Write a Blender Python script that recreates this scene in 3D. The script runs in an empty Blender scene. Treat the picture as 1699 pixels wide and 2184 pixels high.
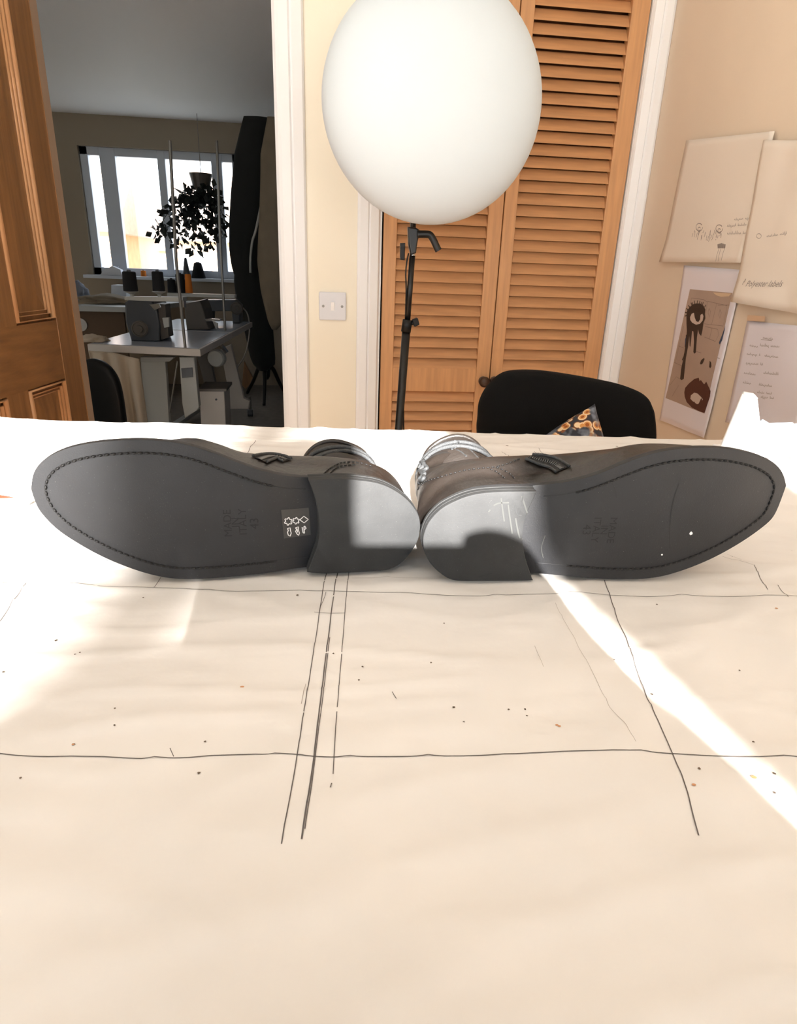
import bpy, bmesh, math, random
from mathutils import Vector, Matrix, noise
from mathutils.bvhtree import BVHTree
random.seed(7)
SC = bpy.context.scene
COL = SC.collection

# ------------------------------------------------------------------ camera
FPX, CX, CY = 1350.0, 849.5, 1092.0
def _n(v): return v.normalized()
DOWN = _n(Vector((723 - CX, 4640 - CY, FPX)))
def _hy(x): return CY - (FPX * DOWN.z + (x - CX) * DOWN.x) / DOWN.y
YC = _n(Vector((690 - CX, _hy(690) - CY, FPX)))
YC = _n(YC - DOWN * YC.dot(DOWN))
ZCV = -DOWN
XC = YC.cross(ZCV)
M = Matrix((XC, YC, ZCV))            # camera (right, down, forward) -> world
CAM = Vector((0, 0, 1.175))
TZ = 0.94                            # table top (paper) height
D = 2.15                             # far wall of this room
XR = 1.02                            # right hand wall
cam_data = bpy.data.cameras.new('camera')
cam = bpy.data.objects.new('camera', cam_data); COL.objects.link(cam)
right = M @ Vector((1, 0, 0)); up = M @ Vector((0, -1, 0)); back = M @ Vector((0, 0, -1))
cam.matrix_world = Matrix(((right.x, up.x, back.x, CAM.x), (right.y, up.y, back.y, CAM.y),
                           (right.z, up.z, back.z, CAM.z), (0, 0, 0, 1)))
cam_data.sensor_fit = 'VERTICAL'; cam_data.sensor_height = 24.0
cam_data.lens = 24.0 * FPX / 2184.0
cam_data.clip_start = 0.01; cam_data.clip_end = 200
SC.camera = cam

def ray(x, y): return M @ Vector((x - CX, y - CY, FPX))
def PY(x, y, Y): r = ray(x, y); return CAM + r * (Y / r.y)
def PZ(x, y, z): r = ray(x, y); return CAM + r * ((z - CAM.z) / r.z)
def PX(x, y, X): r = ray(x, y); return CAM + r * (X / r.x)

# ------------------------------------------------------------------ world, sun, exposure
W = bpy.data.worlds.new('world'); SC.world = W; W.use_nodes = True
bgn = W.node_tree.nodes['Background']
bgn.inputs[0].default_value = (0.84, 0.92, 1.0, 1); bgn.inputs[1].default_value = 4.0
SUNDIR = Vector((0.08, 1.0, -0.44)).normalized()
sd = bpy.data.lights.new('sun', 'SUN'); sd.energy = 42.0; sd.angle = math.radians(0.9); sd.color = (1.0, 0.955, 0.905)
sun = bpy.data.objects.new('sun', sd); COL.objects.link(sun)
sun.rotation_euler = SUNDIR.to_track_quat('-Z', 'Y').to_euler()
WIN_Y = -1.5
for (xa, xb) in ((-2.2, .14), (.40, 1.0)):       # sky portals in the two window openings added behind the camera
    pd = bpy.data.lights.new('window_portal', 'AREA'); pd.shape = 'RECTANGLE'; pd.size = xb - xa; pd.size_y = 1.2; pd.cycles.is_portal = True
    po = bpy.data.objects.new('window_portal', pd); COL.objects.link(po); po.location = ((xa + xb) / 2, WIN_Y - .11, 1.5); po.rotation_euler = (math.radians(90), 0, 0)
vs = SC.view_settings
SC.display_settings.display_device = 'sRGB'
vs.view_transform = 'Standard'; vs.look = 'None'; vs.exposure = 0.0; vs.gamma = 1.0; vs.use_curve_mapping = False

# ------------------------------------------------------------------ materials
def s2l(c): return tuple((v / 255 / 12.92) if v / 255 <= 0.04045 else ((v / 255 + 0.055) / 1.055) ** 2.4 for v in c)
MATS = {}
def mat(name, rgb, rough=0.6, metal=0.0, bump=0.0, bscale=60.0, var=0.0, vscale=8.0, stretch=None,
        spec=0.5, trans=0.0, sheen=0.0, emit=None, speck=None, coat=0.0, rgb2=None, detail=4):
    if name in MATS: return MATS[name]
    m = bpy.data.materials.new(name); m.use_nodes = True; nt = m.node_tree; N = nt.nodes; L = nt.links
    b = N['Principled BSDF']
    lin = s2l(rgb) + (1,)
    b.inputs['Base Color'].default_value = lin
    b.inputs['Roughness'].default_value = rough; b.inputs['Metallic'].default_value = metal
    b.inputs['Specular IOR Level'].default_value = spec
    if trans: b.inputs['Transmission Weight'].default_value = trans
    if coat: b.inputs['Coat Weight'].default_value = coat; b.inputs['Coat Roughness'].default_value = 0.2
    if sheen: b.inputs['Sheen Weight'].default_value = sheen
    if emit:
        b.inputs['Emission Color'].default_value = s2l(emit[0]) + (1,); b.inputs['Emission Strength'].default_value = emit[1]
    tc = N.new('ShaderNodeTexCoord'); mp = N.new('ShaderNodeMapping')
    L.new(tc.outputs['Object'], mp.inputs['Vector'])
    if stretch: mp.inputs['Scale'].default_value = stretch
    if var or rgb2:
        nz = N.new('ShaderNodeTexNoise'); nz.inputs['Scale'].default_value = vscale; nz.inputs['Detail'].default_value = detail
        L.new(mp.outputs[0], nz.inputs['Vector'])
        cr = N.new('ShaderNodeValToRGB'); cr.color_ramp.elements[0].position = 0.32; cr.color_ramp.elements[1].position = 0.68
        if rgb2: a, c = s2l(rgb) + (1,), s2l(rgb2) + (1,)
        else:
            a = tuple(max(0, v * (1 - var)) for v in lin[:3]) + (1,); c = tuple(min(1, v * (1 + var)) for v in lin[:3]) + (1,)
        cr.color_ramp.elements[0].color = a; cr.color_ramp.elements[1].color = c
        L.new(nz.outputs['Fac'], cr.inputs[0])
        last = cr.outputs[0]
        if speck:
            vz = N.new('ShaderNodeTexNoise'); vz.inputs['Scale'].default_value = speck[0]; vz.inputs['Detail'].default_value = 2
            L.new(mp.outputs[0], vz.inputs['Vector'])
            c2 = N.new('ShaderNodeValToRGB'); c2.color_ramp.elements[0].position = speck[1]; c2.color_ramp.elements[1].position = speck[1] + 0.03
            L.new(vz.outputs['Fac'], c2.inputs[0])
            mx = N.new('ShaderNodeMix'); mx.data_type = 'RGBA'
            L.new(c2.outputs[0], mx.inputs[0]); L.new(last, mx.inputs[6]); mx.inputs[7].default_value = s2l(speck[2]) + (1,)
            last = mx.outputs[2]
        L.new(last, b.inputs['Base Color'])
    if bump:
        nb = N.new('ShaderNodeTexNoise'); nb.inputs['Scale'].default_value = bscale; nb.inputs['Detail'].default_value = 5
        L.new(mp.outputs[0], nb.inputs['Vector'])
        bp = N.new('ShaderNodeBump'); bp.inputs['Strength'].default_value = bump; bp.inputs['Distance'].default_value = 0.002
        L.new(nb.outputs['Fac'], bp.inputs['Height']); L.new(bp.outputs[0], b.inputs['Normal'])
    MATS[name] = m
    return m

M_PAPER = mat('pattern_paper', (223, 219, 215), 0.75, bump=0.7, bscale=16, var=0.06, vscale=5, spec=0.3)
M_PAPER2 = mat('sketch_paper', (232, 220, 206), 0.8, bump=0.3, bscale=20, spec=0.2)
M_PAPERW = mat('print_paper', (226, 220, 226), 0.5, bump=0.2, bscale=25, spec=0.4)
M_PENCIL = mat('pencil_graphite', (96, 90, 88), 0.8, var=0.1)
M_INK = mat('faint_pencil', (150, 138, 130), 0.8, var=0.1)
M_SOLE = mat('black_rubber', (37, 38, 41), 0.56, bump=0.12, bscale=900, var=0.12, vscale=30, spec=0.45, speck=(1300, 0.74, (110, 110, 106)))
M_HEEL = mat('heel_rubber', (47, 48, 49), 0.68, bump=0.10, bscale=700, var=0.15, vscale=40, spec=0.3, speck=(1500, 0.72, (84, 84, 82)))
M_STITCH = mat('black_thread', (14, 14, 15), 0.6)
M_STITCHH = mat('thread_glint', (105, 105, 105), 0.4)
M_DEBOSS_SHADE = mat('deboss_shade', (20, 20, 22), 0.7)  # darker rubber, shade of grooves and letters painted flat
M_LEATHER = mat('dark_brown_leather', (34, 29, 26), 0.38, bump=0.35, bscale=160, var=0.2, vscale=25, spec=0.5)
M_CORD = mat('grey_black_cord', (62, 64, 66), 0.5, bump=0.6, bscale=900, spec=0.4)
M_METAL = mat('zip_metal', (120, 120, 120), 0.35, metal=0.9)
M_ZTAPE = mat('zip_tape', (30, 30, 31), 0.7)
M_STICK = mat('clear_sticker', (58, 58, 58), 0.3, spec=0.6)
M_WHITEINK = mat('white_print', (225, 225, 225), 0.6)
M_PINE = mat('pine_louvre', (204, 150, 102), 0.5, bump=0.1, bscale=30, var=0.10, vscale=6, stretch=(1.2, 1, 14))
M_PINEV = mat('pine_stile', (206, 154, 106), 0.5, bump=0.1, bscale=30, var=0.10, vscale=6, stretch=(14, 14, 1.0))
M_OAK = mat('stained_door_wood', (140, 100, 62), 0.35, bump=0.15, bscale=18, var=0.22, vscale=3, stretch=(18, 18, 1.2), coat=0.2)
M_OAKH = mat('stained_door_rail', (138, 98, 60), 0.35, bump=0.15, bscale=18, var=0.22, vscale=3, stretch=(3, 3, 20), coat=0.2)
M_OAKL = mat('door_moulding_wood', (200, 152, 108), 0.35, var=0.1, vscale=5, stretch=(14, 14, 1.5), coat=0.2)
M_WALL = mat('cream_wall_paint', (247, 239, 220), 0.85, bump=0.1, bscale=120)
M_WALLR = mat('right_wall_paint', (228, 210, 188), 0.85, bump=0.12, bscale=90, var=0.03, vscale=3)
M_WHITE = mat('white_gloss_paint', (246, 246, 246), 0.6, spec=0.4)
M_SWITCH = mat('switch_plastic', (225, 226, 230), 0.3)
M_SWITCHR = mat('rocker_plastic', (250, 250, 250), 0.25)
M_BLACKM = mat('black_metal', (14, 13, 13), 0.35, spec=0.45)
M_CHROME = mat('chrome', (200, 200, 200), 0.15, metal=1.0)
M_BLACKP = mat('black_plastic', (15, 15, 15), 0.5, spec=0.35)
M_DOME = mat('white_diffuser_cloth', (214, 224, 230), 0.8, sheen=0.1)
M_KNOB = mat('dark_bronze', (74, 56, 46), 0.3, metal=0.5)
M_FABK = mat('black_chair_fabric', (11, 11, 11), 0.95, bump=0.4, bscale=500, spec=0.2)
M_GREYC = mat('grey_carpet', (120, 112, 102), 0.95, bump=0.5, bscale=200, var=0.1, vscale=20)
M_FLOOR = mat('wood_floor', (150, 120, 90), 0.5, var=0.1, vscale=4, stretch=(1, 12, 1))
M_FARW = mat('far_room_wall', (160, 148, 130), 0.85)
M_FARB = mat('far_room_blue_wall', (128, 134, 146), 0.85)
M_PVC = mat('white_pvc', (205, 212, 222), 0.4)
M_TABLEW = mat('machine_table_laminate', (205, 196, 186), 0.35, var=0.03, vscale=4)
M_TOPB = mat('machine_table_top', (176, 182, 194), 0.25, spec=0.5)
M_STEELW = mat('pale_grey_steel', (176, 176, 170), 0.45)
M_MACH = mat('grey_machine_enamel', (74, 76, 80), 0.4)
M_MACH2 = mat('brown_grey_enamel', (92, 84, 76), 0.45)
M_ROD = mat('steel_rod', (150, 146, 140), 0.3, metal=0.7)
M_THREADB = mat('black_thread_cone', (22, 22, 24), 0.9, bump=0.4, bscale=300)
M_THREADO = mat('orange_thread_cone', (214, 120, 40), 0.9, bump=0.4, bscale=300)
M_CREAMF = mat('cream_fabric', (196, 180, 158), 0.9, bump=0.3, bscale=300)
M_BEIGE = mat('beige_coat_cloth', (140, 126, 106), 0.9, bump=0.3, bscale=200, var=0.08)
M_COATB = mat('black_coat_cloth', (34, 34, 33), 0.95, bump=0.3, bscale=200)
M_LEAF = mat('dark_leaves', (46, 50, 44), 0.6, var=0.2)
M_PAPERG = mat('white_paper_stack', (215, 220, 228), 0.7)
M_BRICK = mat('tan_brick', (226, 186, 150), 0.9, var=0.1, vscale=3)
M_ROOF = mat('roof_tiles', (205, 180, 165), 0.9, var=0.1)
M_GRASS = mat('pale_road', (170, 170, 165), 0.9)
M_CARDW = mat('white_plastic', (245, 246, 248), 0.3, spec=0.5)
M_TEAL = mat('table_edge_wood', (205, 180, 150), 0.6)

# ------------------------------------------------------------------ helpers
def newbm(): return bmesh.new()
def obj(name, bm, m, parent=None, smooth=False, loc=None, recalc=True, auto=None):
    if recalc: bmesh.ops.recalc_face_normals(bm, faces=bm.faces)
    base = Vector(parent['_b']) if parent is not None and '_b' in parent else Vector((0, 0, 0))
    if parent is None and loc is not None: base = Vector(loc)
    bmesh.ops.translate(bm, vec=-base, verts=bm.verts)
    me = bpy.data.meshes.new(name); bm.to_mesh(me); bm.free()
    if smooth:
        for p in me.polygons: p.use_smooth = True
    ms = m if isinstance(m, (list, tuple)) else [m]
    for q in ms: me.materials.append(q)
    o = bpy.data.objects.new(name, me); COL.objects.link(o)
    if smooth and auto:
        md = o.modifiers.new('ws', 'EDGE_SPLIT'); md.split_angle = math.radians(auto); md.use_edge_sharp = False
    o['_b'] = list(base)
    if parent is None: o.location = base
    else: o.parent = parent
    return o
def thing(name, label, cat, loc, group=None):
    o = bpy.data.objects.new(name, None); COL.objects.link(o)
    o.location = loc; o['_b'] = list(loc); o['label'] = label; o['category'] = cat
    o.empty_display_size = 0.05
    if group: o['group'] = group
    return o
def tag(o, label, cat, group=None):
    o['label'] = label; o['category'] = cat
    if group: o['group'] = group
    return o
def struct(name, bm, m, parent=None, **k):
    o = obj(name, bm, m, parent, **k)
    if parent is None: o['kind'] = 'structure'
    return o
def box(bm, a, b, bev=0.0):
    a = Vector(a); b = Vector(b)
    lo = Vector((min(a.x, b.x), min(a.y, b.y), min(a.z, b.z))); hi = Vector((max(a.x, b.x), max(a.y, b.y), max(a.z, b.z)))
    r = bmesh.ops.create_cube(bm, size=1.0)
    vs_ = r['verts']
    for v in vs_: v.co = Vector(((lo.x + hi.x) / 2 + v.co.x * (hi.x - lo.x), (lo.y + hi.y) / 2 + v.co.y * (hi.y - lo.y), (lo.z + hi.z) / 2 + v.co.z * (hi.z - lo.z)))
    if bev:
        es = list({e for v in vs_ for e in v.link_edges})
        bmesh.ops.bevel(bm, geom=es, offset=bev, segments=2, affect='EDGES', profile=0.5)
    return vs_
def obox(bm, c, ax, ay, az, bev=0.0):
    """box centred at c with half-axis vectors"""
    vs_ = bmesh.ops.create_cube(bm, size=2.0)['verts']
    for v in vs_: v.co = Vector(c) + Vector(ax) * v.co.x + Vector(ay) * v.co.y + Vector(az) * v.co.z
    if bev:
        es = list({e for v in vs_ for e in v.link_edges})
        bmesh.ops.bevel(bm, geom=es, offset=bev, segments=2, affect='EDGES', profile=0.5)
def tube(bm, pts, r, n=8, closed=False, caps=True, r2=None):
    pts = [Vector(p) for p in pts]; k = len(pts); rings = []
    prev = None
    for i, p in enumerate(pts):
        if closed: t = pts[(i + 1) % k] - pts[i - 1]
        else: t = pts[min(i + 1, k - 1)] - pts[max(i - 1, 0)]
        t.normalize()
        if prev is None:
            a = Vector((0, 0, 1)) if abs(t.z) < 0.9 else Vector((1, 0, 0))
        else: a = prev
        u = (a - t * a.dot(t)).normalized(); prev = u; w = t.cross(u)
        rr = r[i] if isinstance(r, (list, tuple)) else r
        rb = rr if r2 is None else r2
        rings.append([bm.verts.new(p + u * math.cos(2 * math.pi * j / n) * rr + w * math.sin(2 * math.pi * j / n) * rb) for j in range(n)])
    m_ = k if closed else k - 1
    for i in range(m_):
        A, B = rings[i], rings[(i + 1) % k]
        for j in range(n): bm.faces.new((A[j], A[(j + 1) % n], B[(j + 1) % n], B[j]))
    if caps and not closed:
        bm.faces.new(rings[0][::-1]); bm.faces.new(rings[-1])
def lathe(bm, c, prof, n=24, axis=Vector((0, 0, 1))):
    """prof list of (r, h) along axis from c"""
    axis = Vector(axis).normalized()
    a = Vector((1, 0, 0)) if abs(axis.x) < 0.9 else Vector((0, 1, 0))
    u = (a - axis * a.dot(axis)).normalized(); w = axis.cross(u); c = Vector(c); rings = []
    for r, h in prof:
        r = max(r, 1e-5)
        rings.append([bm.verts.new(c + axis * h + (u * math.cos(2 * math.pi * j / n) + w * math.sin(2 * math.pi * j / n)) * r) for j in range(n)])
    for i in range(len(rings) - 1):
        A, B = rings[i], rings[i + 1]
        for j in range(n): bm.faces.new((A[j], A[(j + 1) % n], B[(j + 1) % n], B[j]))
    bm.faces.new(rings[0][::-1]); bm.faces.new(rings[-1])
def prism(bm, pts, ext, bev=0.0):
    """polygon of 3D points extruded by vector ext"""
    vs_ = [bm.verts.new(Vector(p)) for p in pts]
    f = bm.faces.new(vs_)
    ret = bmesh.ops.extrude_face_region(bm, geom=[f])
    nv = [g for g in ret['geom'] if isinstance(g, bmesh.types.BMVert)]
    bmesh.ops.translate(bm, vec=Vector(ext), verts=nv)
    if bev:
        fs = [g for g in ret['geom'] if isinstance(g, bmesh.types.BMFace)] + [f]
        es = list({e for q in fs for e in q.edges})
        bmesh.ops.bevel(bm, geom=es, offset=bev, segments=3, affect='EDGES', profile=0.5)
def prism_px(bm, px, Y, depth, bev=0.0): prism(bm, [PY(x, y, Y) for x, y in px], (0, depth, 0), bev)
def rest(o, z):
    """lower or raise a thing so that it rests at height z"""
    obs = [o] + list(o.children_recursive) if o.type == 'EMPTY' else [o]
    zs = []
    for q in obs:
        if q.type == 'MESH': zs += [v.co.z + (o.location.z if q.parent or q is o else 0) for v in q.data.vertices]
    o.location.z += z - min(zs)
def smoothpts(pts, n, closed=False):
    pts = [Vector(p) for p in pts]; k = len(pts); out = []
    segs = k if closed else k - 1
    for i in range(segs):
        if closed: p0, p1, p2, p3 = pts[i - 1], pts[i], pts[(i + 1) % k], pts[(i + 2) % k]
        else: p0, p1, p2, p3 = pts[max(i - 1, 0)], pts[i], pts[i + 1], pts[min(i + 2, k - 1)]
        for j in range(n):
            t = j / n
            out.append(0.5 * ((2 * p1) + (p2 - p0) * t + (2 * p0 - 5 * p1 + 4 * p2 - p3) * t * t + (3 * p1 - p0 - 3 * p2 + p3) * t ** 3))
    if not closed: out.append(pts[-1])
    return out
def strip(bm, pts, w, nrm, off=0.0):
    """flat ribbon of width w along pts, normals nrm (vector or list)"""
    pts = [Vector(p) for p in pts]; L_ = []
    for i, p in enumerate(pts):
        t = (pts[min(i + 1, len(pts) - 1)] - pts[max(i - 1, 0)])
        if t.length < 1e-9: t = Vector((1, 0, 0))
        t.normalize()
        nn = nrm[i] if isinstance(nrm, list) else Vector(nrm)
        sdv = t.cross(nn).normalized() * (w / 2)
        L_.append((bm.verts.new(p + nn * off + sdv), bm.verts.new(p + nn * off - sdv)))
    for i in range(len(L_) - 1):
        bm.faces.new((L_[i][0], L_[i][1], L_[i + 1][1], L_[i + 1][0]))
def interp(tab, x):
    if x <= tab[0][0]: return tab[0][1:]
    for a, b in zip(tab, tab[1:]):
        if x <= b[0]:
            t = (x - a[0]) / (b[0] - a[0])
            return tuple(p + (q - p) * t for p, q in zip(a[1:], b[1:]))
    return tab[-1][1:]
def sm(t): t = max(0, min(1, t)); return t * t * (3 - 2 * t)
def text_mesh(s, size, shear=0.0):
    cu = bpy.data.curves.new('t', 'FONT'); cu.body = s; cu.size = size; cu.shear = shear; cu.align_x = 'CENTER'; cu.align_y = 'CENTER'
    o = bpy.data.objects.new('t', cu); COL.objects.link(o)
    dg = bpy.context.evaluated_depsgraph_get()
    me = bpy.data.meshes.new_from_object(o.evaluated_get(dg))
    bpy.data.objects.remove(o)
    return me
def add_text(bm, s, size, origin, ux, uy, shear=0.0):
    me = text_mesh(s, size, shear); origin = Vector(origin); ux = Vector(ux); uy = Vector(uy)
    vs_ = [bm.verts.new(origin + ux * v.co.x + uy * v.co.y) for v in me.vertices]
    for p in me.polygons:
        try: bm.faces.new([vs_[i] for i in p.vertices])
        except ValueError: pass
    bpy.data.meshes.remove(me)

# ================================================================== THE ROOM
# ---- wall with doorway and closet (plane y = D), thickness .12
JL, JR = -0.770, -0.129       # doorway opening
AW = 0.058                    # architrave width
CLX0, CLX1 = 0.187, 0.952     # closet opening
T = 0.055
H = 2.4
HEAD = 2.03
bm = newbm()
box(bm, (-3.0, D, 0), (JL - 0.035, D + T, H)); 
bm2 = newbm()
for a, b in (((-2.6, D, 0), (JL - 0.035, D + T, H)), ((JR + 0.03, D, 0), (CLX0 - 0.03, D + T, H)),
             ((CLX1 + 0.03, D, 0), (XR + 0.1, D + T, H)), ((JL - 0.035, D, HEAD + 0.03), (JR + 0.03, D + T, H)),
             ((CLX0 - 0.03, D, HEAD + 0.03), (CLX1 + 0.03, D + T, H))):
    box(bm2, a, b)
bm.free(); struct('wall_back', bm2, M_WALL)
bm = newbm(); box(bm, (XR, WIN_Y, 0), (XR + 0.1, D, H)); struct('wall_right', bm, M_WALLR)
bm = newbm(); box(bm, (-2.7, WIN_Y - .1, -0.1), (XR + 0.1, D + T, 0)); struct('floor', bm, M_FLOOR)
for nm, a, b in (('wall_left', (-2.7, WIN_Y, 0), (-2.6, D, H)), ('ceiling', (-2.7, WIN_Y - .1, H), (XR + .1, D + T, H + .1))):
    bm = newbm(); box(bm, a, b); struct(nm, bm, M_WHITE if nm == 'ceiling' else M_WALL)
bm = newbm()
for a, b in (((-2.7, WIN_Y - .1, 0), (XR + .1, WIN_Y, .9)), ((-2.7, WIN_Y - .1, 2.1), (XR + .1, WIN_Y, H)), ((-2.7, WIN_Y - .1, .9), (-2.2, WIN_Y, 2.1)),
             ((.14, WIN_Y - .1, .9), (.40, WIN_Y, 2.1)), ((1.0, WIN_Y - .1, .9), (XR + .1, WIN_Y, 2.1))): box(bm, a, b)
struct('wall_front', bm, M_WALL)  # unseen wall, its openings placed to shape the sun on the table
# architraves and linings
def moulding(x0, x1, flip, name):
    """vertical architrave between x0..x1 with a stepped profile"""
    bm = newbm(); s = 1 if not flip else -1
    xa, xb = (x0, x1) if not flip else (x1, x0)
    prof = [(0, 0), (0, -.018), (.12, -.022), (.45, -.022), (.52, -.016), (.58, -.020), (.93, -.014), (1, -.006), (1, 0)]
    pts = [(xa + (xb - xa) * u, D + d, 0) for u, d in prof]
    prism(bm, pts, (0, 0, HEAD + 0.05)); return struct(name, bm, M_WHITE)
moulding(JR, JR + 0.078, False, 'trim_1')
moulding(0.105, CLX0 - 0.012, False, 'trim_2')
moulding(CLX1 + 0.004, XR - 0.001, True, 'trim_3')
moulding(JL - 0.11, JL - .04, True, 'trim_4')
bm = newbm(); box(bm, (JL - 0.07, D - 0.02, HEAD + .05), (JR + 0.07, D, HEAD + 0.12)); struct('trim_5', bm, M_WHITE)
bm = newbm(); box(bm, (0.105, D - 0.02, HEAD + .05), (XR - .001, D, HEAD + 0.12)); struct('trim_6', bm, M_WHITE)
bm = newbm(); box(bm, (JR, D - 0.002, 0), (JR + 0.03, D + T + .002, HEAD)); box(bm, (JR - .012, D + 0.05, 0), (JR, D + T, HEAD))
struct('trim_7', bm, M_WHITE)
bm = newbm(); box(bm, (CLX0 - .03, D - 0.002, 0), (CLX0 - .006, D + T, HEAD)); struct('trim_8', bm, M_WHITE)
bm = newbm(); box(bm, (CLX1 + .003, D - 0.001, 0), (CLX1 + .03, D + T, HEAD)); struct('trim_9', bm, M_WHITE)
bm = newbm(); box(bm, (JL - .035, D + 0.001, 0), (JL - 0.002, D + T, HEAD)); struct('trim_10', bm, mat('tan_jamb_paint', (176, 152, 130), .6))  # jamb strip toned tan grey
# closet interior: dark brown board painted as the shade behind the slats
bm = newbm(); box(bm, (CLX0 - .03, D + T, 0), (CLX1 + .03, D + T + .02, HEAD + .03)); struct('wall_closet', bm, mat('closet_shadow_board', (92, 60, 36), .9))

# ---- louvred closet doors
def louvre(name, x0, x1, stl, strr, knobx):
    root = bpy.data.objects.new(name, None); COL.objects.link(root); root.location = ((x0 + x1) / 2, D, 0.01)
    root['_b'] = list(root.location); root['kind'] = 'structure'
    y0 = D + 0.004; y1 = D + 0.032; zt = HEAD - 0.005; zb = 0.012
    bm = newbm()
    box(bm, (x0, y0, zb), (x0 + stl, y1, zt), 0.002); box(bm, (x1 - strr, y0, zb), (x1, y1, zt), 0.002)
    for a, b in ((zb, 0.16), (0.792, 0.872), (zt - 0.09, zt)):
        box(bm, (x0 + stl, y0 + .001, a), (x1 - strr, y1 - .001, b), 0.0015)
    obj('door_frame', bm, M_PINEV, root)
    bm = newbm()
    for za, zb_ in ((0.16, 0.792), (0.872, zt - 0.09)):
        n = round((zb_ - za) / 0.0338); p = (zb_ - za) / n
        for i in range(n):
            z = za + (i + 0.5) * p
            # tilted slat: lower edge forward
            c = Vector(((x0 + stl + x1 - strr) / 2, (y0 + y1) / 2 - .001, z))
            a = math.radians(30)
            obox(bm, c, ((x1 - strr - x0 - stl) / 2, 0, 0), (0, math.cos(a) * .0032, math.sin(a) * .0032),
                 (0, math.sin(a) * p * .56, math.cos(a) * p * .56), 0.001)
    obj('louvre_slats', bm, M_PINE, root)
    bm = newbm(); k = PY(knobx, 815, D - 0.02); k.y = y0
    lathe(bm, k, [(.016, 0), (.016, .003), (.008, .005), (.007, .012), (.015, .018), (.0185, .024), (.017, .031), (.009, .036), (.0001, .037)], 24, (0, -1, 0))
    obj('door_knob', bm, M_KNOB, root, smooth=True, auto=50)
    return root
louvre('door_2', CLX0, 0.5635, .042, .047, 1033)
louvre('door_3', 0.5665, CLX1, .041, .055, 1057)

# ---- light switch
sw = thing('light_switch', 'white single rocker light switch plate on the narrow cream wall', 'light switch', PY(709, 653, D))
c = Vector(sw['_b'])
bm = newbm(); box(bm, c + Vector((-.043, -.009, -.043)), c + Vector((.043, -.0002, .043)), .003); obj('switch_plate', bm, M_SWITCH, sw)
bm = newbm(); prism(bm, [c + Vector((-.006, -.009, -.013)), c + Vector((-.006, -.010, -.013)), c + Vector((-.006, -.012, 0.0)), c + Vector((-.006, -.0155, .012)), c + Vector((-.006, -.009, .013))], (.012, 0, 0), .0007)
obj('rocker', bm, M_SWITCHR, sw)
for sx in (-1, 1):
    bm = newbm(); lathe(bm, c + Vector((sx * .030, -.0088, 0)), [(.0042, 0), (.0042, .001), (.0028, .0014)], 16, (0, -1, 0)); obj('screw', bm, M_ROD, sw)

# ---- open wooden panel door at the left
ang = math.atan(0.10)
HG = Vector((JL, D - .004, 0))
dd = Vector((-math.sin(ang), -math.cos(ang), 0)); dn = Vector((math.cos(ang), -math.sin(ang), 0))    # dn = out of visible face
door = bpy.data.objects.new('door_1', None); COL.objects.link(door); door.location = HG + Vector((0, 0, .01)); door['_b'] = list(door.location); door['kind'] = 'structure'
def dpt(u, z, d=0.0): return HG + dd * u + Vector((0, 0, z)) + dn * d
def dplane(px, py):
    r = ray(px, py); t = (HG - CAM).dot(dn) / r.dot(dn); p = CAM + r * t; return (p - HG).dot(dd), p.z
uA, zA = dplane(120, 683); uB, zB = dplane(141, 805); 
stile = uA
def dbox(bm, u0, u1, z0, z1, d0, d1, bev=0.0):
    obox(bm, dpt((u0 + u1) / 2, (z0 + z1) / 2, (d0 + d1) / 2), dd * abs(u1 - u0) / 2, dn * abs(d1 - d0) / 2, (0, 0, abs(z1 - z0) / 2), bev)
DW = 0.74; midst = 0.10
zr1, zr2 = zA, zB           # mid rail top, bottom
pw = (DW - 2 * stile - midst) / 2
bm = newbm()
dbox(bm, 0.003, stile, .01, 2.0, -.038, 0, .002); dbox(bm, DW - stile, DW, .01, 2.0, -.038, 0, .002)
obj('door_stile', bm, M_OAK, door)
bm = newbm()
for a, b in ((.01, .22), (zr2, zr1), (1.9, 2.0)): dbox(bm, stile, DW - stile, a, b, -.038, -.0005, .001)
obj('door_rail', bm, M_OAKH, door)
bm = newbm()
for a, b in ((.22, zr2), (zr1, 1.9)): dbox(bm, stile + pw, stile + pw + midst, a, b, -.038, -.001, .001)
obj('door_muntin', bm, M_OAK, door)
for (a, b) in ((.22, zr2), (zr1, 1.9)):
    for u0 in (stile, stile + pw + midst):
        u1 = u0 + pw
        bm = newbm()
        m_ = 0.045
        o_ = [dpt(u, z, -.014) for u, z in ((u0, a), (u1, a), (u1, b), (u0, b))]
        i_ = [dpt(u, z, -.006) for u, z in ((u0 + m_ + .03, a + m_ + .03), (u1 - m_ - .03, a + m_ + .03), (u1 - m_ - .03, b - m_ - .03), (u0 + m_ + .03, b - m_ - .03))]
        k_ = [dpt(u, z, -.03) for u, z in ((u0, a), (u1, a), (u1, b), (u0, b))]
        vo = [bm.verts.new(p) for p in o_]; vi = [bm.verts.new(p) for p in i_]; vk = [bm.verts.new(p) for p in k_]
        for j in range(4): bm.faces.new((vo[j], vo[(j + 1) % 4], vi[(j + 1) % 4], vi[j])); bm.faces.new((vo[j], vo[(j + 1) % 4], vk[(j + 1) % 4], vk[j]))
        bm.faces.new(vi); bm.faces.new(vk)
        p = obj('door_panel', bm, M_OAK, door)
        bm = newbm()
        for w_, dep, rr in ((.008, -.003, .008), (.021, -.007, .006), (.031, -.011, .005)):
            tube(bm, [dpt(u0 + w_, a + w_, dep), dpt(u1 - w_, a + w_, dep), dpt(u1 - w_, b - w_, dep), dpt(u0 + w_, b - w_, dep)], rr, 8, closed=True)
        obj('panel_moulding', bm, M_OAKL, p, smooth=True)
bm = newbm()
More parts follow.
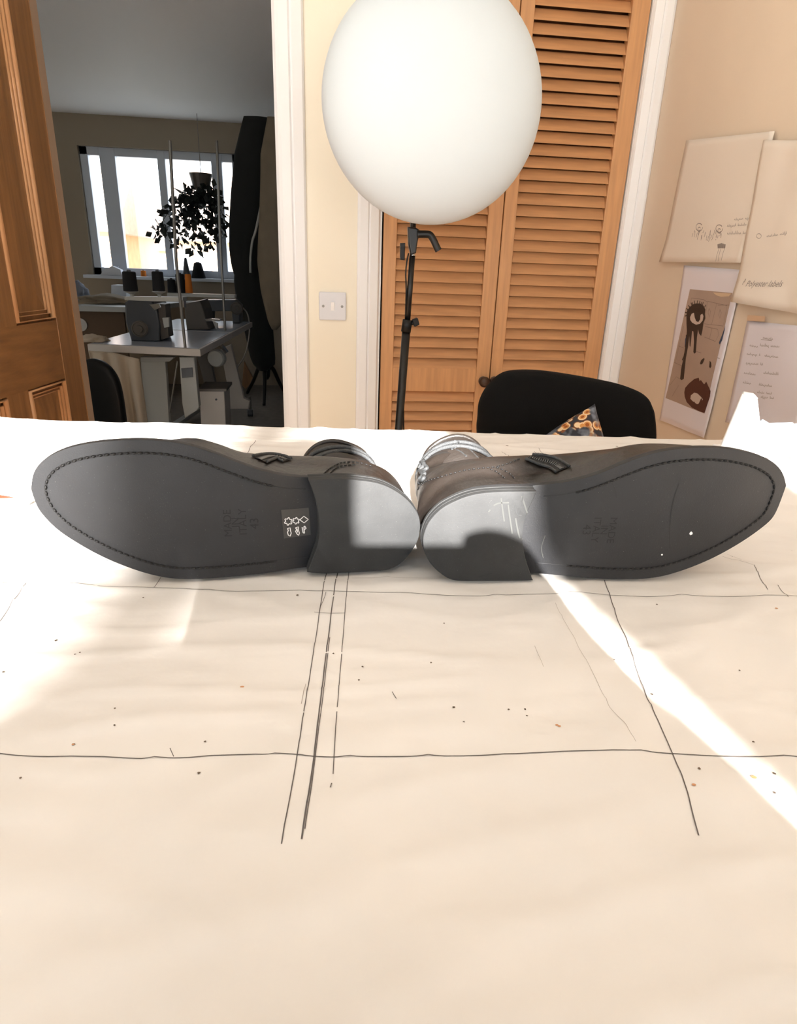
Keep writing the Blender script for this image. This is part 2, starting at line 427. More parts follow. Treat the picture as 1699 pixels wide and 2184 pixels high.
lathe(bm, dpt(DW - .06, 1.0, 0), [(.026, 0), (.026, .006), (.010, .010), (.010, .03), (.026, .045), (.026, .06), (.0001, .066)], 24, dn); obj('door_knob', bm, M_CHROME, door, smooth=True)

# ================================================================== FAR ROOM
FY = 6.85; FX0 = -3.0; FX1 = -0.10
bm = newbm(); box(bm, (FX0, D + T, -0.1), (1.5, FY + .15, 0)); struct('floor_far', bm, M_GREYC)
WX0, WX1, WZ0, WZ1 = PY(196, 560, FY).x, PY(520, 560, FY).x, 1.045, 2.15
bm = newbm()
for a, b in (((FX0, FY, 0), (WX0, FY + .15, H)), ((WX1, FY, 0), (1.5, FY + .15, H)), ((WX0, FY, 0), (WX1, FY + .15, WZ0)), ((WX0, FY, WZ1), (WX1, FY + .15, H))): box(bm, a, b)
struct('wall_far', bm, M_FARW)
bm = newbm(); box(bm, (FX0 - .1, D + T, 0), (FX0, FY + .15, H)); struct('wall_far_left', bm, M_FARW)
bm = newbm(); box(bm, (0.15, D + T, 0), (0.25, FY, H)); struct('wall_far_right', bm, M_FARB)
bm = newbm(); box(bm, (FX0 - .1, D, H), (1.5, FY + .15, H + .1)); struct('ceiling_far', bm, M_WHITE)
# window
win = bpy.data.objects.new('window_1', None); COL.objects.link(win); win.location = ((WX0 + WX1) / 2, FY + .05, WZ0); win['_b'] = list(win.location); win['kind'] = 'structure'
bm = newbm()
fw = .07
for a, b in (((WX0, FY + .04, WZ0), (WX0 + fw, FY + .11, WZ1)), ((WX1 - fw, FY + .04, WZ0), (WX1, FY + .11, WZ1)),
             ((WX0, FY + .04, WZ0), (WX1, FY + .11, WZ0 + fw)), ((WX0, FY + .04, WZ1 - fw), (WX1, FY + .11, WZ1))): box(bm, a, b, .004)
for xa, xb in ((232, 264), (350, 366), (460, 482)):
    box(bm, (PY(xa, 530, FY).x, FY + .035, WZ0), (PY(xb, 530, FY).x, FY + .11, WZ1), .006)
obj('window_frame', bm, M_PVC, win)
bm = newbm(); box(bm, (WX0 - .06, FY - .12, WZ0 - .03), (WX1 + .06, FY + .04, WZ0), .005); obj('window_sill', bm, M_PVC, win)
M_GLASS = bpy.data.materials.new('window_glass'); M_GLASS.use_nodes = True
_nt = M_GLASS.node_tree; _nt.nodes.remove(_nt.nodes['Principled BSDF'])
_t = _nt.nodes.new('ShaderNodeBsdfTransparent'); _g = _nt.nodes.new('ShaderNodeBsdfGlossy'); _g.inputs['Roughness'].default_value = .02; _mx = _nt.nodes.new('ShaderNodeMixShader'); _mx.inputs[0].default_value = .05
_nt.links.new(_t.outputs[0], _mx.inputs[1]); _nt.links.new(_g.outputs[0], _mx.inputs[2]); _nt.links.new(_mx.outputs[0], _nt.nodes['Material Output'].inputs[0])
bm = newbm(); box(bm, (WX0 + .02, FY + .072, WZ0 + .02), (WX1 - .02, FY + .078, WZ1 - .02)); obj('window_pane', bm, M_GLASS, win)

# outside: ground and houses
bm = newbm(); box(bm, (-60, FY + .3, -.5), (40, 60, -.3)); g_ = struct('ground', bm, M_GRASS)
def house(pxs, Y, label, roofz, n):
    x0 = PY(pxs[0], 560, Y).x; x1 = PY(pxs[1], 560, Y).x
    h_ = thing('brick_house', label, 'house', ((x0 + x1) / 2, Y + 3, -.3))
    bm = newbm(); box(bm, (x0, Y, -.3), (x1, Y + 6, roofz)); obj('wall', bm, M_BRICK, h_)
    bm = newbm(); prism(bm, [(x0 - .3, Y - .3, roofz), (x0 - .3, Y + 3, roofz + 2.2), (x0 - .3, Y + 6.3, roofz)], (x1 - x0 + .6, 0, 0)); obj('roof', bm, M_ROOF, h_)
    for i in range(n):
        xa = x0 + (i + .5) * (x1 - x0) / n
        for z in (0.6, 2.9):
            if z + 1 < roofz:
                bm = newbm(); hw_ = .28 * (x1 - x0) / n; box(bm, (xa - hw_, Y - .05, z), (xa + hw_, Y - .01, z + .9)); obj('window', bm, M_PVC, h_)
house((150, 238), 22, 'tan brick house seen through the far left window pane', 2.0, 2)
house((285, 362), 33, 'tan brick house beyond the middle of the far window', 1.7, 2)
house((372, 500), 21, 'tan brick house behind the dark thread cones through the window', 1.8, 3)

# ---- machine tables (two, end to end)
def machine_table(x0, x1, y0, y1, skew, label, front):
    t = thing('machine_table', label, 'sewing table', ((x0 + x1) / 2, (y0 + y1) / 2, 0))
    sk = lambda x, y: (x + skew * (y - y0), y - 0.21 * (x - x1) * front)
    bm = newbm()
    pts = [Vector((*sk(x, y), .742)) for x, y in ((x0, y0), (x1, y0), (x1, y1), (x0, y1))]
    prism(bm, pts, (0, 0, .037), .004); obj('table_top', bm, M_TABLEW, t)
    bm = newbm()
    pts = [Vector((*sk(x, y), .7795)) for x, y in ((x0 + .012, y0 + .012), (x1 - .012, y0 + .012), (x1 - .012, y1 - .012), (x0 + .012, y1 - .012))]
    prism(bm, pts, (0, 0, .0012)); obj('table_surface', bm, M_TOPB, t)
    return t
tb = machine_table(-1.19, -.615, 3.325, 4.20, .044, 'pale laminate sewing machine table with its corner nearest the doorway', 1)
bm = newbm(); prism_px(bm, [(299, 764), (352, 764), (367, 1000), (316, 1000)], 3.50, .045, .003); obj('leg', bm, M_STEELW, tb)
bm = newbm(); prism_px(bm, [(299, 762), (372, 762), (362, 771), (350, 772), (299, 772)], 3.49, .06, .002)
obj('leg_bracket', bm, M_STEELW, tb)
bm = newbm(); prism_px(bm, [(382, 762), (414, 762), (424, 868), (420, 875), (394, 892), (388, 860)], 3.42, .06, .004); obj('leg', bm, M_STEELW, tb)
bm = newbm(); prism_px(bm, [(386, 786), (410, 784), (411, 804), (388, 806)], 3.412, .012, .002); obj('leg_plate', bm, M_MACH, tb)
bm = newbm(); tube(bm, [PZ(345, 925, .06), PZ(420, 875, .06)], .028, 6); obj('foot_bar', bm, M_STEELW, tb)
bm = newbm(); tube(bm, [PY(378, 770, 3.42), PY(362, 880, 3.45)], .004, 6); obj('treadle_rod', bm, M_ROD, tb)
tb2 = machine_table(-1.155, -.577, 4.21, 5.07, .044, 'far pale sewing machine table behind the first one', 1)
bm = newbm(); prism_px(bm, [(418, 752), (445, 748), (462, 832), (440, 835)], 4.3, .05, .004); obj('leg', bm, M_MACH2, tb2)
bm = newbm(); prism_px(bm, [(470, 745), (492, 735), (520, 850), (532, 856), (530, 872), (486, 872), (486, 830)], 4.75, .06, .004); obj('leg', bm, M_TABLEW, tb2)
bm = newbm(); lathe(bm, PY(459, 765, 4.0), [(.045, 0), (.052, .01), (.052, .05), (.045, .06)], 24, (0.2, 1, 0)); obj('motor_pulley', bm, M_STEELW, tb)
bm = newbm(); tube(bm, [PY(468, 732, 4.3), PY(484, 752, 4.3)], .014, 10); obj('motor_lever', bm, M_CHROME, tb2)
# control box
cb = thing('control_box', 'white metal box standing on the floor beneath the machine table', 'box', PY(455, 930, 3.75))
bm = newbm(); prism_px(bm, [(425, 834), (478, 834), (484, 960), (431, 960)], 3.75, .22, .004); obj('case', bm, M_TABLEW, cb)
bm = newbm(); prism_px(bm, [(422, 829), (483, 829), (483, 835), (422, 835)], 3.74, .24, .002); obj('lid', bm, M_MACH2, cb)
bm = newbm(); lathe(bm, PY(461, 852, 3.748), [(.006, 0), (.006, .006)], 12, (0, -1, 0)); obj('button', bm, M_MACH, cb)
# castor / pedal
pc = thing('castor', 'small dark castor wheel on the floor beside the coat stand', 'castor', PZ(534, 890, 0))
c = PZ(534, 888, 0.0)
bm = newbm(); lathe(bm, c + Vector((-.02, 0, .03)), [(.03, 0), (.03, .04)], 20, (1, 0, 0)); obj('wheel', bm, M_MACH, pc)
bm = newbm(); tube(bm, [c + Vector((0, 0, .035)), c + Vector((0, 0, .17))], .012, 8); obj('stem', bm, M_ROD, pc)

# ---- overlocker on near table
def machine(name, label, poly, Y, depth, m_, wheel, wr, extra=()):
    p0 = PY(poly[0][0], max(p[1] for p in poly), Y)
    t = thing(name, label, 'sewing machine', p0)
    bm = newbm(); prism_px(bm, poly, Y, depth, .008); obj('body', bm, m_, t)
    if wheel:
        bm = newbm(); lathe(bm, PY(wheel[0], wheel[1], Y - .001), [(wr, 0), (wr, .012), (wr * .85, .016), (wr * .8, .012), (wr * .45, .012), (wr * .42, .022), (wr * .2, .022)], 28, (0, -1, 0))
        obj('handwheel', bm, MATS['grey_machine_enamel'] if m_ is M_MACH2 else M_MACH2, t)
    for nm, pl, y2, dp, mm in extra:
        bm = newbm(); prism_px(bm, pl, y2, dp, .002); obj(nm, bm, mm, t)
    rest(t, .781); return t
machine('overlock_machine', 'dark grey overlocker with a round pulley on the near sewing table',
        [(266, 648), (276, 642), (322, 643), (334, 660), (341, 698), (340, 730), (280, 730), (276, 716), (268, 690)], 3.60, .28, M_MACH, (299, 704), .042,
        (('presser_block', [(336, 650), (352, 652), (356, 690), (360, 722), (344, 728), (340, 690)], 3.62, .12, M_MACH2),
         ('thread_guide', [(318, 652), (340, 650), (344, 658), (330, 665)], 3.59, .02, M_CHROME),
         ('looper_cover', [(346, 681), (360, 680), (361, 700), (350, 702)], 3.58, .03, M_STEELW)))
machine('sewing_machine', 'brown grey machine head behind the dark grey overlocker',
        [(392, 648), (426, 642), (434, 660), (441, 690), (448, 703), (398, 704)], 4.30, .30, M_MACH2, None, 0,
        (('needle_plate', [(436, 680), (470, 682), (468, 686), (440, 686)], 4.25, .06, M_CHROME), ('presser_foot', [(452, 684), (464, 690), (464, 702), (460, 703), (456, 693)], 4.24, .02, M_ROD)))
machine('sewing_machine', 'long armed sewing machine at the far end of the far table',
        [(428, 640), (500, 640), (512, 652), (512, 690), (496, 690), (494, 664), (452, 664), (450, 688), (430, 686)], 4.88, .16, M_MACH, (505, 658), .045, ())
# thread stands
def rod_stand(label, rod, platepx, Y, rodY):
    t = thing('thread_stand', label, 'thread stand', PY(*rod[-1], rodY))
    bm = newbm(); tube(bm, [PY(x, y, rodY) for x, y in rod], .0075, 10); obj('rod', bm, M_ROD, t)
    bm = newbm(); prism_px(bm, platepx, Y, .10, .002); obj('cone_shelf', bm, M_STEELW, t)
    return t
ts = rod_stand('steel thread stand with two cones over the near sewing table', [(362, 300), (376, 560), (395, 742)], [(568 / 4.2475 * 0 + 265, 633), (390, 634), (390, 644), (300, 642), (265, 640)], 3.36, 3.36)
bm = newbm(); tube(bm, [PY(391, 641, 3.36), PY(392, 655, 3.36)], .012, 10); obj('collar', bm, M_CHROME, ts)
for i, x in enumerate((282, 340)):
    bm = newbm(); lathe(bm, PY(x, 633, 3.41), [(.008, 0), (.010, .012), (.030, .022), (.034, .024)], 20); obj('cone_holder', bm, M_STEELW, ts)
def cone(label, px, pyb, pyt, wpx, Y, m_, taper=.82, grp=None, zb=None):
    p = PY(px, pyb, Y); h = PY(px, pyt, Y).z - p.z; r = wpx * Y / FPX / 2 * 1.02
    if zb is not None: p.z = zb
    t = thing('thread_cone', label, 'thread cone', p, grp)
    bm = newbm(); lathe(bm, p, [(r, 0), (r * 1.02, h * .05), (r * taper, h * .96), (r * taper * .8, h)], 20); obj('thread', bm, m_, t, smooth=True, auto=40)
    bm = newbm(); lathe(bm, p + Vector((0, 0, h)), [(r * .3, 0), (r * .3, .004), (r * .2, .008)], 12); obj('cone_tip', bm, M_MACH, t)
cone('black thread cone at the left end of the stand shelf', 279, 621, 579, 26, 3.41, M_THREADB, .93)
cone('black thread cone on the stand shelf directly left of the steel rod', 339, 621, 579, 22, 3.41, M_THREADB, .93)
ZS2 = PY(440, 627, 4.32).z + .0005
cone('tall black thread cone touching the orange thread cone', 387, 632, 592, 18, 4.37, M_THREADB, .9, zb=ZS2)
cone('orange thread cone behind the sewing table rod', 404, 634, 594, 14, 4.37, M_THREADO, .8, zb=ZS2)
cone('wide black thread cone tapering in front of the window', 424, 597, 564, 26, 6.79, M_THREADB, .55, zb=WZ0 + .0003)
cone('dark grey narrow necked cone rising in front of the window', 399, 597, 556, 16, 6.79, M_MACH, .35, zb=WZ0 + .0003)
cone('short black thread cone right of the steel rod foot of shelf', 368, 634, 606, 16, 4.37, M_THREADB, .9, zb=ZS2)
cone('small brown thread reel standing on the window sill', 307, 594, 582, 10, 6.79, M_THREADO, .9, zb=WZ0 + .0003)
ts2 = rod_stand('tall steel thread stand at the far sewing table', [(462, 300), (470, 520), (480, 705)], [(356, 625), (500, 629), (500, 636), (356, 632)], 4.32, 4.31)
# window sill clutter
def stack(name, label, cat, poly, Y, depth, m_, zr=None, grp=None):
    bm = newbm(); prism_px(bm, poly, Y, depth, .002)
    c0 = PY(poly[0][0], poly[0][1], Y); o = tag(obj(name, bm, m_, loc=c0), label, cat, grp)
    if zr is not None: rest(o, zr)
    return o
stack('paper_pile', 'loose white paper pile at the left end of the window sill', 'papers', [(215, 599), (262, 601), (258, 588), (240, 580), (222, 590)], 6.74, .08, M_PAPERG, WZ0 + .0003)
stack('paper_sheet', 'curled pale sheet standing by the window frame', 'paper', [(224, 584), (250, 590), (252, 571), (228, 577)], 6.83, .02, M_PAPERG, WZ0 + .0003)
stack('storage_box', 'grey white box below the window behind the black cones', 'box', [(236, 632), (268, 634), (268, 601), (236, 600)], 6.3, .2, M_PAPERG, .8403)
stack('folded_cloth', 'white folded cloth lying between the two black cones', 'cloth', [(318, 619), (344, 619), (342, 610), (328, 608), (319, 611)], 6.76, .06, M_PAPERG, WZ0 + .0003)
# cutting table behind at left with fabric
ct = thing('work_bench', 'long white topped bench along the far left wall', 'bench', (-2.2, 5.3, 0))
qa = PZ(150, 652, .84); qb = PZ(268, 655, .84)
bm = newbm(); prism(bm, [qa, qb, Vector((qb.x + .35, FY - .14, .84)), Vector((qa.x, FY - .14, .84))], (0, 0, -.04), .003); obj('table_top', bm, M_STEELW, ct)
p = qa - Vector((0, 0, .04)); q = qb - Vector((0, 0, .04)); bm = newbm(); prism(bm, [p + Vector((0, .1, 0)), q + Vector((-.05, .1, 0)), Vector((q.x - .05, q.y + .1, 0.002)), Vector((p.x, p.y + .1, 0.002))], (0, .03, 0)); obj('side_panel', bm, mat('brown_panel', (104, 82, 62), .8), ct)
kk = PY(171, 693, qa.y + .085); bm = newbm(); lathe(bm, kk, [(.02, 0), (.05, .004), (.05, .02), (.02, .022)], 24, (0, 1, 0)); obj('round_plate', bm, M_TABLEW, ct)
bm = newbm(); p = PZ(150, 652, .8); q = PZ(268, 655, .8); prism(bm, [p + Vector((0, .1, 0)), q + Vector((-.05, .1, 0)), Vector((q.x - .05, q.y + .1, 0.02)), Vector((p.x, p.y + .1, 0.02))], (0, .03, 0)); obj('side_panel', bm, M_MACH2, ct)
def heap(name, label, cat, c, rx, ry, rz, m_, seed):
    bm = newbm(); bmesh.ops.create_icosphere(bm, subdivisions=4, radius=1)
    for v in bm.verts:
        n_ = noise.noise(v.co * 1.6 + Vector((seed, 0, 0))) * .35 + noise.noise(v.co * 4 + Vector((seed, 3, 0))) * .15
        v.co = v.co * (1 + n_); v.co = Vector((v.co.x * rx, v.co.y * ry, max(v.co.z, -.35) * rz))
        v.co += Vector(c) + Vector((0, 0, .35 * rz))
    return tag(obj(name, bm, m_, smooth=True, loc=c), label, cat)
heap('fabric_pile', 'brown patterned fabric heaped on the far left bench', 'fabric', PZ(215, 650, .84) + Vector((0, .22, .001)), .26, .18, .05, M_BEIGE, 1)
heap('fabric_bundle', 'pale bundle of cloth at the left end of the bench', 'fabric', PZ(140, 645, .84) + Vector((0, .24, .001)), .1, .12, .12, M_FARB, 5)
# ---- draped cloths
def drape(name, label, cat, top, bot, Y0, Y1, m_, folds=5, amp=.02, n=40, rows=30, thick=.004):
    bm = newbm(); g = []
    for i in range(rows + 1):
        t = i / rows; row = []
        for j in range(n + 1):
            u = j / n
            a = Vector(interp([(k / (len(top) - 1), *p) for k, p in enumerate(top)], u)); b = Vector(interp([(k / (len(bot) - 1), *p) for k, p in enumerate(bot)], u))
            pxy = a * (1 - sm(t) * .3 - t * .7) + b * (sm(t) * .3 + t * .7)
            Y = Y0 + (Y1 - Y0) * t + amp * math.sin(u * folds * 2 * math.pi + t * 2) * (0.3 + t)
            row.append(bm.verts.new(PY(pxy.x, pxy.y, Y)))
        g.append(row)
    for i in range(rows):
        for j in range(n): bm.faces.new((g[i][j], g[i][j + 1], g[i + 1][j + 1], g[i + 1][j]))
    o = obj(name, bm, m_, smooth=True, loc=PY(*bot[0], Y1)); md = o.modifiers.new('th', 'SOLIDIFY'); md.thickness = thick
    return tag(o, label, cat)
drape('draped_fabric', 'cream fabric length hanging from the sewing table corner', 'fabric',
      [(188, 748), (240, 752), (296, 766)], [(236, 960), (285, 960), (322, 960)], 3.36, 3.22, M_CREAMF, 3, .025)
heap('folded_cloth', 'pale folded cloth on the table edge beside the wooden door', 'cloth', Vector((PY(196, 750, 3.5).x, 3.55, .782)), .07, .07, .025, M_CREAMF, 9)

# dark chair back by the door
def rounded_back(name, label, outline, Y, depth, m_, yaw=0, curve=.0):
    pts = [PY(x, y, Y) for x, y in outline]; pts = smoothpts(pts, 6, closed=True)
    c = sum(pts, Vector()) / len(pts)
    bm = newbm(); rings = []
    prof = [(0.0, 0.0), (.5, 0.0), (.85, .02), (.95, .12), (1.0, .35), (1.0, .65), (.95, .88), (.85, .98), (.5, 1.0), (0.0, 1.0)]
    for k, (s_, d_) in enumerate(prof):
        ring = []
        for p in pts:
            q = c + (p - c) * max(s_, .001); u = (q.x - c.x)
            q = q + Vector((0, depth * d_ + curve * u * u, 0)); ring.append(bm.verts.new(q))
        rings.append(ring)
    n = len(pts)
    for A, B in zip(rings, rings[1:]):
        for j in range(n): bm.faces.new((A[j], A[(j + 1) % n], B[(j + 1) % n], B[j]))
    bm.faces.new(rings[0]); bm.faces.new(rings[-1])
    return bm
ch2 = thing('desk_chair', 'dark rounded chair back behind the draped cream fabric', 'chair', (-1.08, 3.25, 0))
bm = rounded_back('b', '', [(150, 800), (165, 775), (200, 768), (235, 790), (256, 840), (270, 960), (262, 1010), (170, 1010), (150, 940)], 3.04, .07, M_BLACKP)
obj('backrest', bm, M_BLACKP, ch2, smooth=True)
bm = newbm(); tube(bm, [PY(215, 1000, 3.08), Vector((PY(215, 1000, 3.08).x, 3.08, .0))], .02, 10); obj('leg', bm, M_BLACKM, ch2)

# ---- coat stand and coats
cs = thing('coat_stand', 'black wooden coat stand on three curved legs in the far room', 'coat stand', (-0.5, 6.0, 0))
pc_ = PY(567, 790, 6.0); hub = pc_
bm = newbm(); lathe(bm, Vector((hub.x, 6.0, .2)), [(.02, 0), (.035, .03), (.04, .08), (.028, .12), (.024, .2), (.022, 1.75), (.03, 1.78), (.0001, 1.82)], 16); obj('pole', bm, M_BLACKM, cs, smooth=True)
for a, b, c_ in ((527, 838, 6.0), (612, 846, 6.1), (566, 852, 5.85)):
    e = PZ(a, b, 0.015); s0 = Vector((hub.x, 6.0, .27))
    if a == 566: e = Vector((hub.x - .005, 5.72, .015))
    dv = e - s0
    pts = smoothpts([s0, s0 + Vector((dv.x * .3, dv.y * .3, .03)), s0 + Vector((dv.x * .65, dv.y * .65, -.12)), e], 6)
    bm = newbm(); tube(bm, pts, [.022 - .008 * i / len(pts) for i in range(len(pts))], 8); obj('leg', bm, M_BLACKM, cs, smooth=True)
def coat(name, label, rows, Y, depth, m_, folds=5, amp=.12, seed=0, cat='coat'):
    """closed garment: sections are ellipses from px rows (y, xl, xr)"""
    bm = newbm(); rings = []; n = 48; ys = [r[0] for r in rows]
    K = 40
    for k in range(K + 1):
        y = ys[0] + (ys[-1] - ys[0]) * k / K; xl, xr = interp(rows, y)
        a = PY(xl, y, Y); b = PY(xr, y, Y); c = (a + b) / 2; w = (b.x - a.x) / 2; ring = []
        dz = min(1, .35 + min(k, K - k) / 4)
        for j in range(n):
            t = 2 * math.pi * j / n
            f = 1 + amp * math.sin(folds * t + k * .05 + seed) * .5 + amp * noise.noise(Vector((math.cos(t), math.sin(t), k * .12 + seed)))
            ring.append(bm.verts.new(c + Vector((math.cos(t) * w * (1 + (f - 1) * .3), math.sin(t) * depth / 2 * f * dz, 0))))
        rings.append(ring)
    for A, B in zip(rings, rings[1:]):
        for j in range(n): bm.faces.new((A[j], A[(j + 1) % n], B[(j + 1) % n], B[j]))
    bm.faces.new(rings[0]); bm.faces.new(rings[-1])
    return tag(obj(name, bm, m_, smooth=True, loc=PY((rows[-1][1] + rows[-1][2]) / 2, rows[-1][0], Y)), label, cat)
coat('black_coat', 'long black coat hanging on the coat stand in the far room',
     [(250, 520, 575), (330, 500, 585), (478, 489, 572), (530, 489, 568), (570, 494, 568), (586, 500, 572), (600, 499, 574), (640, 503, 578), (700, 520, 582), (760, 533, 587), (780, 541, 586), (790, 552, 570)], 5.88, .22, M_COATB, 4, .12, 1)
coat('beige_coat', 'beige coat hanging at the right of the black coat', [(250, 570, 604), (330, 556, 606), (478, 553, 612), (560, 548, 612), (620, 556, 608), (680, 570, 603), (700, 577, 598), (703, 580, 590)], 5.73, .12, M_BEIGE, 3, .15, 3)
bm = newbm(); tube(bm, smoothpts([PY(x, y, 5.73) for x, y in ((556, 440), (545, 492), (538, 515), (534, 550), (534, 582))], 5), .010, 8); tag(obj('grey_scarf', bm, M_STEELW, smooth=True, loc=PY(534, 582, 5.73)), 'thin pale strap looped over the black coat', 'strap')
bm = newbm(); box(bm, (PY(497, 700, 5.9).x, 5.95, 0), (PY(510, 700, 5.9).x, 6.0, .75)); bm.free()

# cable hanging from far machine table
bm = newbm(); tube(bm, smoothpts([PY(x, y, 5.14) for x, y in ((512, 652), (527, 668), (532, 700), (527, 740), (518, 765), (505, 785), (500, 800))], 6), .005, 6)
tag(obj('power_cable', bm, M_ROD, smooth=True, loc=PY(500, 800, 5.14)), 'thin grey cable looping down from the far sewing machine', 'cable')
bm = newbm(); prism_px(bm, [(520, 770), (542, 812), (524, 830), (516, 822)], 6.35, .05, .004)
tag(obj('brown_board', bm, M_OAK, loc=PY(530, 830, 6.35)), 'small reddish brown board leaning behind the sewing table', 'board')

# ---- hanging foliage in window
pl = thing('hanging_plant', 'dark leafy plant hanging before the far window', 'plant', PY(420, 470, 6.55))
bm = newbm(); stem = newbm()
for sx, sy, ex, ey in ((430, 400, 350, 505), (430, 400, 380, 520), (430, 400, 415, 530), (430, 400, 450, 520), (430, 400, 470, 500), (430, 400, 335, 490), (430, 400, 480, 470), (430, 400, 400, 480), (430, 400, 440, 500)):
    a = PY(sx, sy, 6.55); b = PY(ex, ey, 6.5 + random.uniform(-.12, .1)); mid = (a + b) / 2 + Vector((0, 0, .08))
    pts = smoothpts([a, mid, b], 12); tube(stem, pts, .003, 5)
    for p in pts[6:]:
        for q in range(3):
            d_ = Vector((random.uniform(-1, 1), random.uniform(-1, 1), random.uniform(-1, .5))).normalized()
            c0 = p + d_ * random.uniform(.01, .05); ln = random.uniform(.04, .105)
            sdv = d_.cross(Vector((random.random(), random.random(), random.random()))).normalized() * ln * .38
            nn = sdv.cross(d_).normalized() * ln * .1
            vv = [bm.verts.new(c0), bm.verts.new(c0 + d_ * ln * .5 + sdv + nn), bm.verts.new(c0 + d_ * ln), bm.verts.new(c0 + d_ * ln * .5 - sdv + nn)]
            bm.faces.new(vv)
obj('foliage', bm, M_LEAF, pl, recalc=False); obj('stem', stem, M_LEAF, pl)
bm = newbm(); lathe(bm, PY(430, 405, 6.55), [(.07, 0), (.1, .12), (.105, .13), (.09, .13), (.08, .02)], 20); obj('pot', bm, M_MACH2, pl)
bm = newbm(); p = PY(430, 400, 6.55); tube(bm, [p + Vector((0, 0, .1)), Vector((p.x, p.y, H))], .003, 5); obj('cord', bm, M_ROD, pl)

# ================================================================== LIGHT STAND
LY = 1.78
ls = thing('light_stand', 'black telescopic light stand in front of the louvred doors', 'light stand', Vector((PY(848, 940, LY).x - .03, LY, 0)))
def lp(x, y): return PY(x, y, LY)
A0 = lp(877, 560); A1 = lp(849, 930); dirv = (A1 - A0).normalized(); foot = A0 + dirv * ((A0.z - .12) / -dirv.z)
bm = newbm(); tube(bm, [lp(879, 545), lp(868, 692)], .0078, 16); obj('upper_pole', bm, M_BLACKM, ls, smooth=True)
bm = newbm(); tube(bm, [lp(867, 690), foot], .0115, 16); obj('lower_pole', bm, M_BLACKM, ls, smooth=True)
bm = newbm(); tube(bm, [lp(869, 682), lp(865, 708)], .0135, 14); obj('collar', bm, M_BLACKP, ls, smooth=True)
bm = newbm(); tube(bm, [lp(872, 690), lp(884, 688)], .006, 10); obox(bm, lp(886, 687), (.007, 0, .003), (0, .012, 0), (-.003, 0, .009), .002); obj('clamp_knob', bm, M_BLACKP, ls)
bm = newbm(); tube(bm, [lp(880, 530), lp(878, 562)], .0075, 14); obj('chrome_spigot', bm, M_CHROME, ls, smooth=True)
bm = newbm(); prism(bm, [lp(x, y) - Vector((0, .012, 0)) for x, y in ((869, 484), (886, 486), (895, 492), (890, 512), (886, 540), (875, 545), (870, 520))], (0, .024, 0), .004); obj('head_bracket', bm, M_BLACKM, ls)
bm = newbm(); pts = smoothpts([lp(x, y) - Vector((0, .014, 0)) for x, y in ((888, 500), (905, 500), (915, 502), (922, 512), (929, 527), (933, 535))], 5); tube(bm, pts, .009, 10, r2=.006); obj('tilt_lever', bm, M_BLACKM, ls, smooth=True)
bm = newbm(); prism(bm, [lp(x, y) for x, y in ((854, 518), (864, 518), (863, 555), (854, 554))], (0, .02, 0), .002); obj('power_adapter', bm, M_BLACKP, ls)
bm = newbm(); tube(bm, smoothpts([lp(x, y) for x, y in ((871, 540), (867, 560), (865, 585), (866, 620), (864, 690), (862, 760), (860, 840), (861, 940))], 6), .002, 6); obj('cable', bm, M_BLACKP, ls, smooth=True)
for a in (20, 140, 260):
    v = Vector((math.cos(math.radians(a)), math.sin(math.radians(a)), 0))
    top = foot + Vector((0, 0, .35)); e = Vector((foot.x, foot.y, .012)) + v * (.26 if a == 20 or a == 140 else .26)
    bm = newbm(); tube(bm, [top, e], .007, 8); obj('leg', bm, M_BLACKM, ls)
# round white diffuser head
hd = thing('lantern_softbox', 'large round pale diffuser above the black light stand', 'softbox', lp(905, 480))
cc = PY(913, 290, LY) + Vector((0, 0, .058)); R_ = .262
bm = newbm(); bmesh.ops.create_uvsphere(bm, u_segments=64, v_segments=40, radius=R_)
for v in bm.verts: v.co.y *= .55; v.co += cc + Vector((0, -.05, 0))
obj('diffuser', bm, M_DOME, hd, smooth=True)
bm = newbm(); lathe(bm, cc + Vector((0, .08, 0)), [(.06, 0), (.06, .08), (.05, .1)], 24, (0, 1, 0)); obj('lamp_mount', bm, M_BLACKP, hd)
bm = newbm(); tube(bm, [lp(880, 490), lp(889, 440) + Vector((0, .06, 0)), cc + Vector((0, .16, 0))], .008, 8); obj('yoke', bm, M_BLACKM, hd)

# ================================================================== OFFICE CHAIR + CUSHION
CYC = 1.36
oc = thing('office_chair', 'black fabric chair with wide rounded backrest behind the table', 'chair', (PY(1210, 925, CYC).x, CYC + .02, 0))
outl = [(1023.5, 930), (1025, 895), (1028, 865), (1040, 838), (1060, 815), (1076, 803), (1096, 796.5), (1135, 794.5), (1190, 799), (1271, 812), (1330, 824), (1367, 837), (1387, 852), (1396, 870), (1401, 890), (1403, 940), (1396, 1010), (1330, 1060), (1210, 1075), (1090, 1060), (1035, 1010)]
bm = rounded_back('b', '', outl, CYC, .075, M_FABK, curve=-.35)
obj('backrest', bm, M_FABK, oc, smooth=True)
cxx = Vector(oc['_b']).x
bm = newbm(); box(bm, (cxx - .23, CYC - .40, .43), (cxx + .23, CYC + .02, .50), .03); obj('seat', bm, M_FABK, oc, smooth=True, auto=60)
bm = newbm(); box(bm, (cxx - .03, CYC - .04, .40), (cxx + .03, CYC + .11, .43)); box(bm, (cxx - .03, CYC + .085, .40), (cxx + .03, CYC + .11, .75)); obj('back_support', bm, M_BLACKP, oc)
bm = newbm(); tube(bm, [(cxx, CYC - .2, .10), (cxx, CYC - .2, .43)], .028, 14); obj('gas_column', bm, M_BLACKM, oc)
